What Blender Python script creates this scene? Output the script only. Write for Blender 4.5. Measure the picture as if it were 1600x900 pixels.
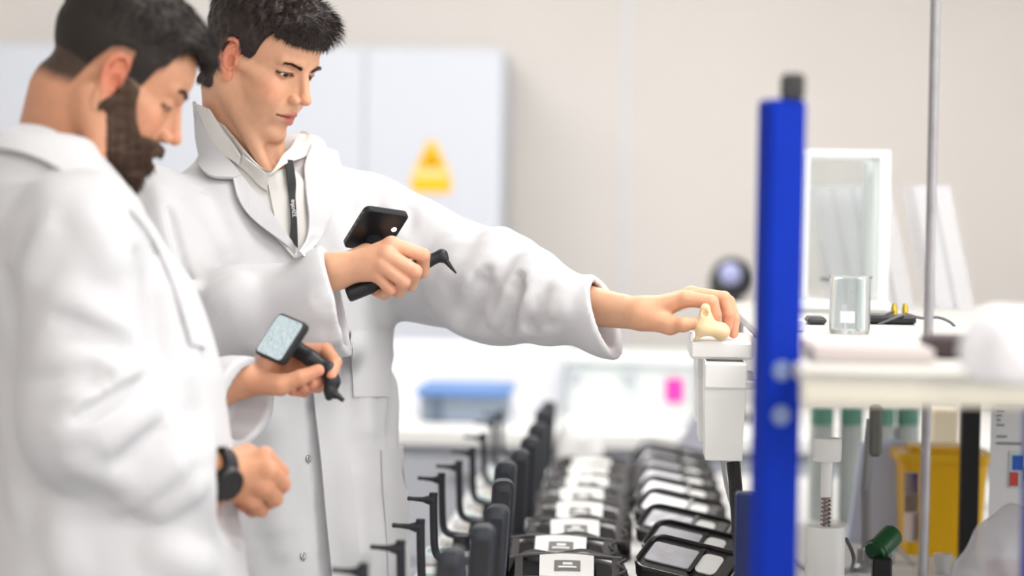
import bpy, math
import numpy as np
from mathutils import Vector, Matrix
for _o in list(bpy.data.objects): bpy.data.objects.remove(_o)
SC = bpy.context.scene
COL = SC.collection
rng = np.random.default_rng(11)
# ------------------------------------------------------------------ camera
LENS, SENSOR, CAMZ = 85.0, 36.0, 1.45
FP = LENS / SENSOR * 1600.0
PITCH, ROLL = math.radians(1.495), math.radians(1.0)
_f = np.array([0, math.cos(PITCH), -math.sin(PITCH)])
_u0 = np.array([0, math.sin(PITCH), math.cos(PITCH)])
_r0 = np.array([1.0, 0, 0])
CR = _r0 * math.cos(ROLL) + _u0 * math.sin(ROLL)
CU = _u0 * math.cos(ROLL) - _r0 * math.sin(ROLL)
CF = _f
CC = np.array([0, 0, CAMZ])
cam_data = bpy.data.cameras.new('camera'); cam = bpy.data.objects.new('camera', cam_data)
COL.objects.link(cam); SC.camera = cam
cam_data.lens = LENS; cam_data.sensor_width = SENSOR; cam_data.clip_start = 0.05
cam.matrix_world = Matrix(((CR[0], CU[0], -CF[0], CC[0]), (CR[1], CU[1], -CF[1], CC[1]), (CR[2], CU[2], -CF[2], CC[2]), (0, 0, 0, 1)))
cam_data.dof.use_dof = True; cam_data.dof.focus_distance = 3.62; cam_data.dof.aperture_fstop = 1.7
def P(px, py, d):                      # photo pixel + distance along the view axis -> point
    return CC + d * (CF + CR * (px - 800) / FP + CU * (450 - py) / FP)
def PZ(px, py, z):                     # photo pixel -> point on the level z
    v = CF + CR * (px - 800) / FP + CU * (450 - py) / FP
    return CC + v * ((z - CAMZ) / v[2])
# ------------------------------------------------------------------ world and light
SC.view_settings.view_transform = 'Standard'; SC.view_settings.look = 'None'
SC.view_settings.gamma = 1.0; SC.view_settings.exposure = 0.42
try: SC.view_settings.use_curve_mapping = False
except Exception: pass
world = bpy.data.worlds.new('daylight'); SC.world = world; world.use_nodes = True
_bg = world.node_tree.nodes['Background']; _bg.inputs[0].default_value = (0.93, 0.96, 1.0, 1); _bg.inputs[1].default_value = 1.0
LAMP_W = 16.0
WIN_W = 32.0                          # daylight entering through the window band in the right wall
_wl = bpy.data.lights.new('window_daylight', 'AREA'); _wl.shape = 'RECTANGLE'; _wl.size = 1.7; _wl.size_y = 4.6; _wl.energy = WIN_W; _wl.color = (1.0, 0.985, 0.97)
_wo = bpy.data.objects.new('window_daylight', _wl); COL.objects.link(_wo)
_wo.matrix_world = Matrix.Translation((3.1, 1.75, 1.75)) @ Matrix(((0, 0, 1, 0), (0, 1, 0, 0), (-1, 0, 0, 0), (0, 0, 0, 1)))
# ------------------------------------------------------------------ materials
def srgb(r, g, b):
    c = np.array([r, g, b], float) / 255.0
    return tuple(np.where(c <= 0.04045, c / 12.92, ((c + 0.055) / 1.055) ** 2.4))
MATS = {}
def mat(name, rgb=(128, 128, 128), rough=0.5, metal=0.0, noise=0.0, nscale=60.0, bump=0.0, bscale=200.0, trans=0.0, emit=0.0, sss=0.0, vcol=False, ior=1.45, alpha=1.0, spec=0.5, sheen=0.0):
    if name in MATS: return MATS[name]
    m = bpy.data.materials.new(name); m.use_nodes = True
    nt = m.node_tree; b = nt.nodes['Principled BSDF']
    col = srgb(*rgb)
    b.inputs['Base Color'].default_value = (*col, 1); b.inputs['Roughness'].default_value = rough
    b.inputs['Metallic'].default_value = metal; b.inputs['IOR'].default_value = ior
    b.inputs['Specular IOR Level'].default_value = spec
    if trans: b.inputs['Transmission Weight'].default_value = trans
    if alpha < 1: b.inputs['Alpha'].default_value = alpha
    if sheen: b.inputs['Sheen Weight'].default_value = sheen
    if emit:
        b.inputs['Emission Color'].default_value = (*col, 1); b.inputs['Emission Strength'].default_value = emit
    if sss:
        b.inputs['Subsurface Weight'].default_value = sss; b.inputs['Subsurface Radius'].default_value = (0.012, 0.004, 0.002); b.inputs['Subsurface Scale'].default_value = 1.0
    src = None
    if vcol:
        a = nt.nodes.new('ShaderNodeVertexColor'); a.layer_name = 'col'; src = a.outputs[0]
        nt.links.new(src, b.inputs['Base Color'])
    tc = nt.nodes.new('ShaderNodeTexCoord')
    if noise:
        n = nt.nodes.new('ShaderNodeTexNoise'); n.inputs['Scale'].default_value = nscale; n.inputs['Detail'].default_value = 4
        nt.links.new(tc.outputs['Object'], n.inputs['Vector'])
        r = nt.nodes.new('ShaderNodeMapRange'); r.inputs['To Min'].default_value = 1 - noise; r.inputs['To Max'].default_value = 1 + noise
        r.inputs['From Min'].default_value = 0.25; r.inputs['From Max'].default_value = 0.75
        nt.links.new(n.outputs['Fac'], r.inputs['Value'])
        mx = nt.nodes.new('ShaderNodeVectorMath'); mx.operation = 'SCALE'
        if src: nt.links.new(src, mx.inputs[0])
        else: mx.inputs[0].default_value = col
        nt.links.new(r.outputs[0], mx.inputs['Scale']); nt.links.new(mx.outputs[0], b.inputs['Base Color'])
    if bump:
        n = nt.nodes.new('ShaderNodeTexNoise'); n.inputs['Scale'].default_value = bscale; n.inputs['Detail'].default_value = 3
        nt.links.new(tc.outputs['Object'], n.inputs['Vector'])
        k = nt.nodes.new('ShaderNodeBump'); k.inputs['Strength'].default_value = bump; k.inputs['Distance'].default_value = 0.002
        nt.links.new(n.outputs['Fac'], k.inputs['Height']); nt.links.new(k.outputs[0], b.inputs['Normal'])
    MATS[name] = m
    return m
# ------------------------------------------------------------------ objects
def tag(o, label=None, cat=None, group=None, kind=None):
    if label: o['label'] = label
    if cat: o['category'] = cat
    if group: o['group'] = group
    if kind: o['kind'] = kind
    return o
def empty(name, loc=(0, 0, 0), label=None, cat=None, group=None):
    o = bpy.data.objects.new(name, None); o.location = loc; o.empty_display_size = 0.05
    COL.objects.link(o); return tag(o, label, cat, group)
def mesh_obj(name, v, f, material, parent=None, smooth=True, cols=None, auto=None):
    v = np.asarray(v, np.float32).reshape(-1, 3)
    me = bpy.data.meshes.new(name)
    if isinstance(f, np.ndarray):
        n = f.shape[1]; me.vertices.add(len(v)); me.vertices.foreach_set('co', v.ravel())
        me.loops.add(f.size); me.loops.foreach_set('vertex_index', f.ravel().astype(np.int32))
        me.polygons.add(len(f)); me.polygons.foreach_set('loop_start', np.arange(0, f.size, n, dtype=np.int32))
        me.update(calc_edges=True)
    else:
        me.from_pydata([tuple(map(float, p)) for p in v], [], [tuple(int(i) for i in q) for q in f]); me.update()
    if smooth: me.polygons.foreach_set('use_smooth', np.ones(len(me.polygons), bool))
    if auto is not None:
        try: me.set_sharp_from_angle(angle=math.radians(auto))
        except Exception: pass
    if cols is not None:
        a = me.color_attributes.new('col', 'FLOAT_COLOR', 'POINT')
        c = np.ones((len(v), 4), np.float32); c[:, :3] = cols; a.data.foreach_set('color', c.ravel())
    me.materials.append(material)
    o = bpy.data.objects.new(name, me); COL.objects.link(o)
    if parent is not None:
        o.parent = parent; bpy.context.view_layer.update if False else None
        o.matrix_parent_inverse = Matrix.Translation(parent.location).inverted() if parent.type == 'EMPTY' and parent.rotation_euler.z == 0 else Matrix.Identity(4)
    return o
class MB:                               # collects shapes into one mesh
    def __init__(s): s.v = []; s.f = []
    def add(s, v, f):
        k = len(s.v); s.v += [tuple(map(float, p)) for p in v]; s.f += [tuple(i + k for i in q) for q in f]; return s
    def box(s, c, size, R=None, bev=0.0):
        c = np.array(c, float); h = np.array(size, float) / 2; R = np.eye(3) if R is None else R
        if bev <= 0:
            p = np.array([[x, y, z] for x in (-1, 1) for y in (-1, 1) for z in (-1, 1)], float) * h
            f = [(0, 1, 3, 2), (4, 6, 7, 5), (0, 4, 5, 1), (2, 3, 7, 6), (0, 2, 6, 4), (1, 5, 7, 3)]
        else:
            b = min(bev, h.min() * 0.95); p = []; 
            for x in (-1, 1):
                for y in (-1, 1):
                    for z in (-1, 1):
                        S = np.array([x, y, z])
                        for a in range(3):
                            q = (h - b) * S; q[a] = h[a] * S[a]; p.append(q)
            p = np.array(p); ix = lambda x, y, z, a: ((x * 2 + y) * 2 + z) * 3 + a
            f = []
            f += [(ix(0,0,0,0), ix(0,0,1,0), ix(0,1,1,0), ix(0,1,0,0)), (ix(1,0,0,0), ix(1,1,0,0), ix(1,1,1,0), ix(1,0,1,0))]
            f += [(ix(0,0,0,1), ix(1,0,0,1), ix(1,0,1,1), ix(0,0,1,1)), (ix(0,1,0,1), ix(0,1,1,1), ix(1,1,1,1), ix(1,1,0,1))]
            f += [(ix(0,0,0,2), ix(0,1,0,2), ix(1,1,0,2), ix(1,0,0,2)), (ix(0,0,1,2), ix(1,0,1,2), ix(1,1,1,2), ix(0,1,1,2))]
            for i in (0, 1):
                for j in (0, 1):
                    f += [(ix(i,j,0,0), ix(i,j,1,0), ix(i,j,1,1), ix(i,j,0,1)), (ix(i,0,j,0), ix(i,1,j,0), ix(i,1,j,2), ix(i,0,j,2)), (ix(0,i,j,1), ix(1,i,j,1), ix(1,i,j,2), ix(0,i,j,2))]
                    for k in (0, 1): f.append((ix(i,j,k,0), ix(i,j,k,1), ix(i,j,k,2)))
        return s.add(p @ np.asarray(R).T + c, f)
    def tube(s, pts, r, n=10, cap=True):
        pts = np.array(pts, float); m = len(pts); r = np.broadcast_to(np.asarray(r, float), (m,))
        t = np.gradient(pts, axis=0); t /= np.linalg.norm(t, axis=1)[:, None] + 1e-12
        a = np.array([0, 0, 1.0]) if abs(t[0][2]) < 0.9 else np.array([1.0, 0, 0])
        v = []; up = np.cross(t[0], a); up /= np.linalg.norm(up)
        for i in range(m):
            up = up - t[i] * up.dot(t[i]); up /= np.linalg.norm(up) + 1e-12; w = np.cross(t[i], up)
            for k in range(n):
                an = 2 * math.pi * k / n; v.append(pts[i] + r[i] * (math.cos(an) * up + math.sin(an) * w))
        f = [(i * n + k, i * n + (k + 1) % n, (i + 1) * n + (k + 1) % n, (i + 1) * n + k) for i in range(m - 1) for k in range(n)]
        if cap: f += [tuple(range(n - 1, -1, -1)), tuple((m - 1) * n + k for k in range(n))]
        return s.add(v, f)
    def lathe(s, prof, c=(0, 0, 0), axis=(0, 0, 1), n=24, cap=True):
        ax = np.array(axis, float); ax /= np.linalg.norm(ax); a = np.array([1.0, 0, 0]) if abs(ax[0]) < 0.9 else np.array([0, 1.0, 0])
        e1 = np.cross(ax, a); e1 /= np.linalg.norm(e1); e2 = np.cross(ax, e1); c = np.array(c, float)
        v = [c + ax * z + r * (math.cos(2 * math.pi * k / n) * e1 + math.sin(2 * math.pi * k / n) * e2) for r, z in prof for k in range(n)]
        m = len(prof); f = [(i * n + k, i * n + (k + 1) % n, (i + 1) * n + (k + 1) % n, (i + 1) * n + k) for i in range(m - 1) for k in range(n)]
        if cap: f += [tuple(range(n - 1, -1, -1)), tuple((m - 1) * n + k for k in range(n))]
        return s.add(v, f)
    def prism(s, poly, o, e1, e2, th):  # extruded polygon: o + x e1 + y e2, thickness along e1 x e2
        o, e1, e2 = (np.array(q, float) for q in (o, e1, e2)); n = np.cross(e1, e2); n /= np.linalg.norm(n); k = len(poly)
        b = [o + x * e1 + y * e2 for x, y in poly]
        return s.add(b + [q + n * th for q in b], [tuple(range(k - 1, -1, -1)), tuple(range(k, 2 * k))] + [(i, (i + 1) % k, k + (i + 1) % k, k + i) for i in range(k)])
    def build(s, name, material, parent=None, smooth=True, auto=40, base=None):
        v = np.array(s.v)
        if base is not None: v = v - np.array(base)
        return mesh_obj(name, v, s.f, material, parent, smooth, auto=auto)
def rrect(w, h, r, n=5):
    out = []
    for cx, cy, a0 in ((w/2-r, h/2-r, 0), (-w/2+r, h/2-r, 90), (-w/2+r, -h/2+r, 180), (w/2-r, -h/2+r, 270)):
        for k in range(n + 1):
            a = math.radians(a0 + 90 * k / n); out.append((cx + r * math.cos(a), cy + r * math.sin(a)))
    return out
def unit(v): v = np.array(v, float); return v / (np.linalg.norm(v) + 1e-12)
def spline(pts, n=8):
    p = np.array(pts, float); p = np.vstack([2 * p[0] - p[1], p, 2 * p[-1] - p[-2]]); out = []
    for i in range(1, len(p) - 2):
        for k in range(n):
            t = k / n; out.append(0.5 * (2 * p[i] + (p[i+1] - p[i-1]) * t + (2*p[i-1] - 5*p[i] + 4*p[i+1] - p[i+2]) * t*t + (3*p[i] - p[i-1] - 3*p[i+1] + p[i+2]) * t**3))
    out.append(p[-2]); return np.array(out)
def text_verts(body, size):             # flat lettering as mesh data (x, y) via a font curve
    cu = bpy.data.curves.new('lettering', 'FONT'); cu.body = body; cu.size = size; cu.align_x = 'CENTER'; cu.align_y = 'CENTER'
    o = bpy.data.objects.new('lettering', cu); COL.objects.link(o)
    me = bpy.data.meshes.new_from_object(o.evaluated_get(bpy.context.evaluated_depsgraph_get()))
    v = [tuple(q.co) for q in me.vertices]; f = [tuple(q.vertices) for q in me.polygons]
    bpy.data.objects.remove(o); bpy.data.curves.remove(cu); bpy.data.meshes.remove(me)
    return v, f
# ------------------------------------------------------------------ implicit surfaces
def seg(p, a, b, ra, rb):
    a = np.asarray(a, np.float32); b = np.asarray(b, np.float32); d = b - a
    p = np.asarray(p, np.float32); q = p - a; t = q @ (d / max(float(d @ d), 1e-12)); np.maximum(t, 0, out=t); np.minimum(t, 1, out=t)
    q -= t[:, None] * d
    return np.sqrt(np.einsum('ij,ij->i', q, q)) - (ra + (rb - ra) * t)
def ell(p, c, r, R=None):
    q = p - np.asarray(c, np.float32)
    if R is not None: q = q @ np.asarray(R, np.float32)
    r = np.asarray(r, np.float32); a = q / r; k0 = np.sqrt(np.einsum('ij,ij->i', a, a)); b = a / r; k1 = np.sqrt(np.einsum('ij,ij->i', b, b)) + 1e-9
    return k0 * (k0 - 1) / k1
def smin(a, b, k):
    h = np.minimum(np.maximum(0.5 + (0.5 / k) * (b - a), 0), 1); return b + (a - b) * h - k * h * (1 - h)
def smax(a, b, k): return -smin(-a, -b, k)
def chain(p, pts, rs, k=None):
    f = None
    for i in range(len(pts) - 1):
        g = seg(p, pts[i], pts[i+1], rs[i], rs[i+1]); f = g if f is None else (np.minimum(f, g) if not k else smin(f, g, k))
    return f
def sstep(a, b, x):
    t = np.clip((x - a) / (b - a), 0, 1); return t * t * (3 - 2 * t)
_NK = np.random.default_rng(5).normal(size=(24, 3)).astype(np.float32); _NP = np.random.default_rng(6).uniform(0, 6.28, 24).astype(np.float32)
def wob(p, freq, n=7, o=0):             # cheap smooth noise in about -1..1
    s = 0
    for i in range(n): s = s + np.sin(p @ (_NK[(i + o) % 24] * freq) + _NP[(i + o) % 24])
    return s / math.sqrt(n)
def polygonize(f, lo, hi, h, c=4, slack=1.7, proj=True):
    lo = np.array(lo, np.float32); hi = np.array(hi, np.float32)
    nb = np.maximum(np.ceil((hi - lo) / (h * c)).astype(int), 1); n = nb * c + 1
    bi = np.stack(np.meshgrid(*[np.arange(k) for k in nb], indexing='ij'), -1).reshape(-1, 3)
    fc = f((lo + (bi * c + c / 2) * h).astype(np.float32))
    F = np.repeat(np.repeat(np.repeat(np.where(fc < 0, -1, 1).astype(np.float32).reshape(nb), c, 0), c, 1), c, 2)
    F = np.pad(F, ((0, 1), (0, 1), (0, 1)), mode='edge')
    act = np.abs(fc) < c * h * 0.5 * 1.732 * slack
    M = np.zeros(n, bool); ba = bi[act] * c
    for i in range(c + 1):
        for j in range(c + 1):
            for k in range(c + 1): M[ba[:, 0] + i, ba[:, 1] + j, ba[:, 2] + k] = True
    idx = np.argwhere(M)
    for s in range(0, len(idx), 400000):
        q = idx[s:s + 400000]; F[q[:, 0], q[:, 1], q[:, 2]] = f((lo + q * h).astype(np.float32))
    F[0], F[-1], F[:, 0], F[:, -1], F[:, :, 0], F[:, :, -1] = (np.maximum(x, 1e-4) for x in (F[0], F[-1], F[:, 0], F[:, -1], F[:, :, 0], F[:, :, -1]))
    I = F < 0
    s = sum(I[i:n[0]-1+i, j:n[1]-1+j, k:n[2]-1+k].astype(np.int8) for i in (0, 1) for j in (0, 1) for k in (0, 1))
    cell = np.argwhere((s > 0) & (s < 8)); id_ = np.full(s.shape, -1, np.int32); id_[cell[:, 0], cell[:, 1], cell[:, 2]] = np.arange(len(cell))
    cor = np.array([[i, j, k] for i in (0, 1) for j in (0, 1) for k in (0, 1)])
    val = np.stack([F[cell[:, 0] + a, cell[:, 1] + b, cell[:, 2] + d] for a, b, d in cor], 1)
    acc = np.zeros((len(cell), 3), np.float32); cnt = np.zeros(len(cell), np.float32)
    for a in range(8):
        for b in range(a + 1, 8):
            if np.abs(cor[a] - cor[b]).sum() == 1:
                x = (val[:, a] < 0) != (val[:, b] < 0); t = val[:, a] / (val[:, a] - val[:, b] + 1e-20)
                acc += np.where(x[:, None], cor[a] + t[:, None] * (cor[b] - cor[a]), 0); cnt += x
    V = lo + (cell + acc / np.maximum(cnt, 1)[:, None]) * h
    fs = []
    for ax in range(3):
        A = np.moveaxis(I, ax, 0); e = np.argwhere(A[:-1] != A[1:]); fl = A[e[:, 0], e[:, 1], e[:, 2]]
        ok = (e[:, 1] > 0) & (e[:, 2] > 0) & (e[:, 1] < A.shape[1] - 1) & (e[:, 2] < A.shape[2] - 1); e = e[ok]; fl = fl[ok]
        D = np.moveaxis(id_, ax, 0)
        q = np.stack([D[e[:, 0], e[:, 1]-1, e[:, 2]-1], D[e[:, 0], e[:, 1], e[:, 2]-1], D[e[:, 0], e[:, 1], e[:, 2]], D[e[:, 0], e[:, 1]-1, e[:, 2]]], 1)
        if ax == 1: fl = ~fl
        q[~fl] = q[~fl][:, ::-1]; fs.append(q)
    Q = np.vstack(fs)
    if proj:
        for _ in range(1):
            f0, g = grad(f, V, h * 0.4, True); g2 = (g * g).sum(1)
            st = np.clip(f0 / np.maximum(g2, 0.05), -h * 0.6, h * 0.6); V = (V - st[:, None] * g).astype(np.float32)
    return V, Q
def grad(f, V, e, one=False):
    V = V.astype(np.float32); f0 = f(V); g = np.empty_like(V)
    for a in range(3):
        d = np.zeros(3, np.float32); d[a] = e; g[:, a] = (f(V + d) - f0) / e if one else (f(V + d) - f(V - d)) / (2 * e)
    return f0, g
def trace(f, px, d0=2.4, d1=4.6):       # pixel list -> first hits of the rays on the surface f
    px = np.array(px, float); v = CF + np.outer((px[:, 0] - 800) / FP, CR) + np.outer((450 - px[:, 1]) / FP, CU)
    d = np.full(len(px), d0)
    bs = np.full(len(px), 9.0); bd = d.copy()
    for _ in range(44):
        s = f((CC + v * d[:, None]).astype(np.float32)); k = s < bs; bs[k] = s[k]; bd[k] = d[k]
        d = np.minimum(d + np.clip(s * 0.8, -0.05, 0.3), d1)
    d = np.where(d >= d1 - 1e-6, bd, d)          # rays that pass beside the surface stop at their nearest point
    return CC + v * d[:, None]
def on_surf(f, px, lift, d0=2.4, d1=4.6):
    X = trace(f, px, d0, d1)
    for _ in range(3):
        s, g = grad(f, X, 0.004); g /= np.linalg.norm(g, axis=1)[:, None] + 1e-9; X = X - g * s[:, None] * 0.9
    return X + g * lift, g
def joinm(parts):                       # [(V, Q, cols)]
    vs, qs, cs, k = [], [], [], 0
    for V, Q, C in parts: vs.append(V); qs.append(Q + k); cs.append(C); k += len(V)
    return np.vstack(vs), np.vstack(qs), np.vstack(cs)
def box_of(pts, m): a = np.array(pts); return a.min(0) - m, a.max(0) + m
# (placed after the library) ------------------------------------------------------------------ room: axes follow the long bench
_v = P(1005, 355, 1.0) - CC; EY = unit([_v[0], _v[1], 0]); EX = np.array([EY[1], -EY[0], 0]); EZ = np.array([0, 0, 1.0])
RB = np.stack([EX, EY, EZ], 1)
def W(x, y, z): return x * EX + y * EY + z * EZ
def toB(p): p = np.array(p); return np.array([p @ EX, p @ EY, p[2]])
def struct(name, c, size, m, bev=0.0):
    o = MB().box(W(*c), size, RB, bev).build(name, m, smooth=False); o['kind'] = 'structure'; return o
M_WALL = mat('wall_paint', (227, 222, 217), rough=0.9, noise=0.02, nscale=2, bump=0.05, bscale=60)
M_WHITE = mat('white_plastic', (240, 240, 238), rough=0.35)
M_LAMIN = mat('cabinet_white', (204, 208, 217), rough=0.4)
M_BENCH = mat('bench_laminate', (214, 213, 212), rough=0.45, noise=0.03, nscale=30)
M_GREY = mat('grey_metal', (150, 150, 152), rough=0.4, metal=0.5)
M_BLACK = mat('black_plastic', (26, 26, 30), rough=0.4)
WALLY, CEIL = 7.35, 2.9
struct('floor', (0.2, 3.3, -0.05), (7.0, 8.5, 0.1), mat('floor_vinyl', (196, 197, 200), rough=0.5, noise=0.05, nscale=8))
struct('wall_back', (0.2, WALLY + 0.05, CEIL / 2), (7.0, 0.1, CEIL), M_WALL)
struct('wall_right', (3.3, 3.3, 0.4), (0.1, 8.2, 0.8), M_WALL)
struct('wall_right_upper', (3.3, 3.3, CEIL - 0.12), (0.1, 8.2, 0.24), M_WALL)
struct('wall_right_rear', (3.3, 5.9, CEIL / 2), (0.1, 3.0, CEIL), M_WALL)
for k in range(5): struct('window_%d' % (k + 1), (3.3, -0.55 + k * 1.22, 1.73), (0.07, 0.06, 1.9), M_WHITE)
struct('wall_front', (0.2, -0.8, CEIL / 2), (7.0, 0.1, CEIL), M_WALL)
struct('ceiling', (0.2, 3.3, CEIL + 0.05), (7.0, 8.5, 0.1), mat('ceiling_white', (238, 238, 236), rough=0.9))
_b = toB(P(976, 300, WALLY - 0.02)); struct('trim_1', (_b[0], WALLY - 0.005, CEIL / 2), (0.016, 0.010, CEIL), mat('trim_pale', (226, 227, 234), rough=0.5))
struct('baseboard_back', (0.2, WALLY - 0.01, 0.05), (7.0, 0.02, 0.1), mat('skirting', (170, 168, 166)))
struct('wall_left', (-3.2, 3.3, CEIL / 2), (0.1, 8.0, CEIL), M_WALL)
# unseen ceiling panels, added and placed to brighten people, bench and wall
for i, (x, y) in enumerate([(-0.8, -0.25), (0.9, -0.25), (1.3, 1.6), (0.6, 3.3), (-1.3, 5.4), (0.1, 5.4)]):
    e = empty('added_ceiling_panel', tuple(W(x, y, CEIL)), 'added ceiling light panel out of view, ' + ('left one nearest the front wall', 'right one nearest the front wall', 'second from the front wall', 'directly above the bench middle', 'left one of the rear pair', 'right one of the rear pair')[i], 'ceiling light', 'added ceiling light panels')
    MB().box(W(x, y, CEIL - 0.012), (1.24, 0.64, 0.024), RB).build('frame', M_WHITE, e, False)
    MB().box(W(x, y, CEIL - 0.026), (1.16, 0.56, 0.006), RB).build('diffuser', mat('light_diffuser', (255, 250, 243), emit=3.0), e, False)
    l = bpy.data.lights.new('added_panel_lamp', 'AREA'); l.shape = 'RECTANGLE'; l.size = 1.16; l.size_y = 0.56; l.energy = LAMP_W; l.color = (1.0, 0.985, 0.965)
    o = bpy.data.objects.new('added_panel_lamp', l); COL.objects.link(o); o.matrix_world = Matrix.Translation(W(x, y, CEIL - 0.035)) @ Matrix(RB.tolist()).to_4x4()
# ---- tall white double-door cabinet with the warning sign
CABD = 6.85
def cab():
    x1 = toB(P(783, 300, CABD))[0]; xm = toB(P(566, 300, CABD))[0]; w = (x1 - xm); ztop = P(600, 72, CABD)[2]
    e = empty('storage_cabinet', tuple(W(xm, CABD + 0.2, 0)), 'tall white double-door cabinet carrying the yellow warning sign', 'cabinet')
    x0 = xm - 3.0 * w
    MB().box(W((x0 + x1) / 2, CABD + 0.24, ztop / 2), (x1 - x0, 0.44, ztop), RB, 0.006).build('body', M_LAMIN, e, False)
    for k in range(4):
        a = x1 - (k + 1) * w + 0.003; d = MB().box(W(a + w / 2 - 0.003, CABD + 0.008, ztop / 2 + 0.03), (w - 0.002, 0.02, ztop - 0.08), RB, 0.004).build('door', M_LAMIN, e, False)
        MB().box(W(a + (0.04 if k % 2 == 0 else w - 0.05), CABD - 0.015, 1.0), (0.012, 0.03, 0.14), RB, 0.003).build('handle', M_GREY, d, False)
    # sign: triangle over a text bar
    y = CABD - 0.003; c = lambda px, py: toB(P(px, py, y))
    a, b, t = c(641, 300), c(704, 300), c(672, 218); sx = (b[0] - a[0]); cx = (a[0] + b[0]) / 2; z0 = a[2]; h = t[2] - z0
    s = empty('warning_sign', tuple(W(cx, y, z0)), 'yellow triangular biohazard warning sign on the white cabinet door', 'sign')
    pan = [(-sx / 2, 0), (sx / 2, 0), (sx / 2, h * 0.28), (sx * 0.42, h * 0.45), (sx * 0.05, h), (-sx * 0.05, h), (-sx * 0.42, h * 0.45), (-sx / 2, h * 0.28)]
    MB().prism(pan, W(cx, y - 0.001, z0), EX, EZ, 0.002).build('panel', mat('sign_yellow', (250, 190, 0), rough=0.5), s, False)
    MB().prism([(-sx * .43, h * .29), (sx * .43, h * .29), (sx * .43, h * .44), (-sx * .43, h * .44)], W(cx, y - 0.0035, z0), EX, EZ, 0.001).build('text_panel', mat('sign_cream', (248, 212, 150), rough=0.5), s, False)
    m = MB(); zc = h * 0.60; dk = mat('sign_black', (70, 55, 10), rough=0.6)
    for k in range(3):
        an = math.radians(90 + 120 * k); cx2, cz2 = 0.0105 * math.cos(an), 0.0105 * math.sin(an); pts = [(cx2 + r * math.cos(an + q), zc + cz2 + r * math.sin(an + q)) for q in np.linspace(-2.6, 2.6, 22) for r in (0.0125,)]
        pin = [(cx2 + 0.0085 * math.cos(an + q), zc + cz2 + 0.0085 * math.sin(an + q)) for q in np.linspace(2.6, -2.6, 22)]
        vv = [W(cx + u, y - 0.0045, z0 + w_) for u, w_ in pts + pin[::-1]]; m.add(vv, [(i, i + 1, 23 + i, 22 + i) for i in range(21)])
    m.build('biohazard_symbol', dk, s, False)
    tv, tf = text_verts('BIOHAZARD', 0.017); mesh_obj('lettering', [W(cx + x, y - 0.0045, z0 + h * 0.14 + q) for x, q, _ in tv], tf, dk, s, False) if False else None
cab()
# ---- bench along the back
def back_bench():
    zt = P(720, 672, 5.75)[2]; x0, x1 = toB(P(520, 700, 5.75))[0], 3.05
    e = empty('back_bench', tuple(W(0.5, 6.0, 0)), 'white laboratory bench with drawers along the far wall', 'bench')
    MB().box(W((x0 + x1) / 2, 6.2, zt - 0.02), (x1 - x0, 0.92, 0.04), RB, 0.004).build('worktop', M_WHITE, e, False)
    MB().box(W((x0 + x1) / 2, 6.22, (zt - 0.04) / 2), (x1 - x0 - 0.04, 0.84, zt - 0.04), RB).build('carcass', M_LAMIN, e, False)
    n = 6; w = (x1 - x0 - 0.06) / n
    for k in range(n):
        for j in range(3):
            h = (zt - 0.16) / 3; d = MB().box(W(x0 + 0.03 + w * (k + .5), 5.79, 0.1 + h * (j + .5)), (w - 0.01, 0.02, h - 0.01), RB, 0.003).build('drawer', M_LAMIN, e, False)
            MB().box(W(x0 + 0.03 + w * (k + .5), 5.765, 0.1 + h * (j + .8)), (0.12, 0.03, 0.012), RB, 0.003).build('handle', M_GREY, d, False)
    return zt
ZB = back_bench()
# ------------------------------------------------------------------ long bench and what stands on it
ZT = 0.88
ORD = ['nearest', 'second', 'third', 'fourth', 'fifth', 'sixth', 'seventh', 'eighth', 'ninth', 'tenth', 'eleventh', 'twelfth']
def copy_tree(o, loc, rotz, parent=None):
    c = o.copy(); COL.objects.link(c); c.location = loc; c.rotation_euler = (0, 0, rotz)
    def rec(a, b):
        for ch in list(a.children):
            d = ch.copy(); COL.objects.link(d); d.parent = b; d.matrix_parent_inverse = ch.matrix_parent_inverse.copy(); rec(ch, d)
    rec(o, c); return c
BANG = math.atan2(EX[1], EX[0])
BX0 = -0.362
def long_bench():
    x0, x1, y0, y1 = BX0, 1.25, 1.7, 5.62
    e = empty('lab_bench', tuple(W((x0 + x1) / 2, 3.6, 0)), 'long pale bench covered with black packs and fork stands', 'bench')
    MB().box(W((x0 + x1) / 2, (y0 + y1) / 2, ZT - 0.018), (x1 - x0, y1 - y0, 0.036), RB, 0.004).build('worktop', M_BENCH, e, False)
    for x in (x0 + 0.05, x1 - 0.05):
        for y in (y0 + 0.06, (y0 + y1) / 2, y1 - 0.06):
            MB().box(W(x, y, (ZT - 0.036) / 2), (0.05, 0.05, ZT - 0.036), RB, 0.003).build('leg', M_GREY, e, False)
    for x in (x0 + 0.05, x1 - 0.05): MB().box(W(x, (y0 + y1) / 2, ZT - 0.07), (0.03, y1 - y0 - 0.15, 0.05), RB).build('rail', M_GREY, e, False)
long_bench()
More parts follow.
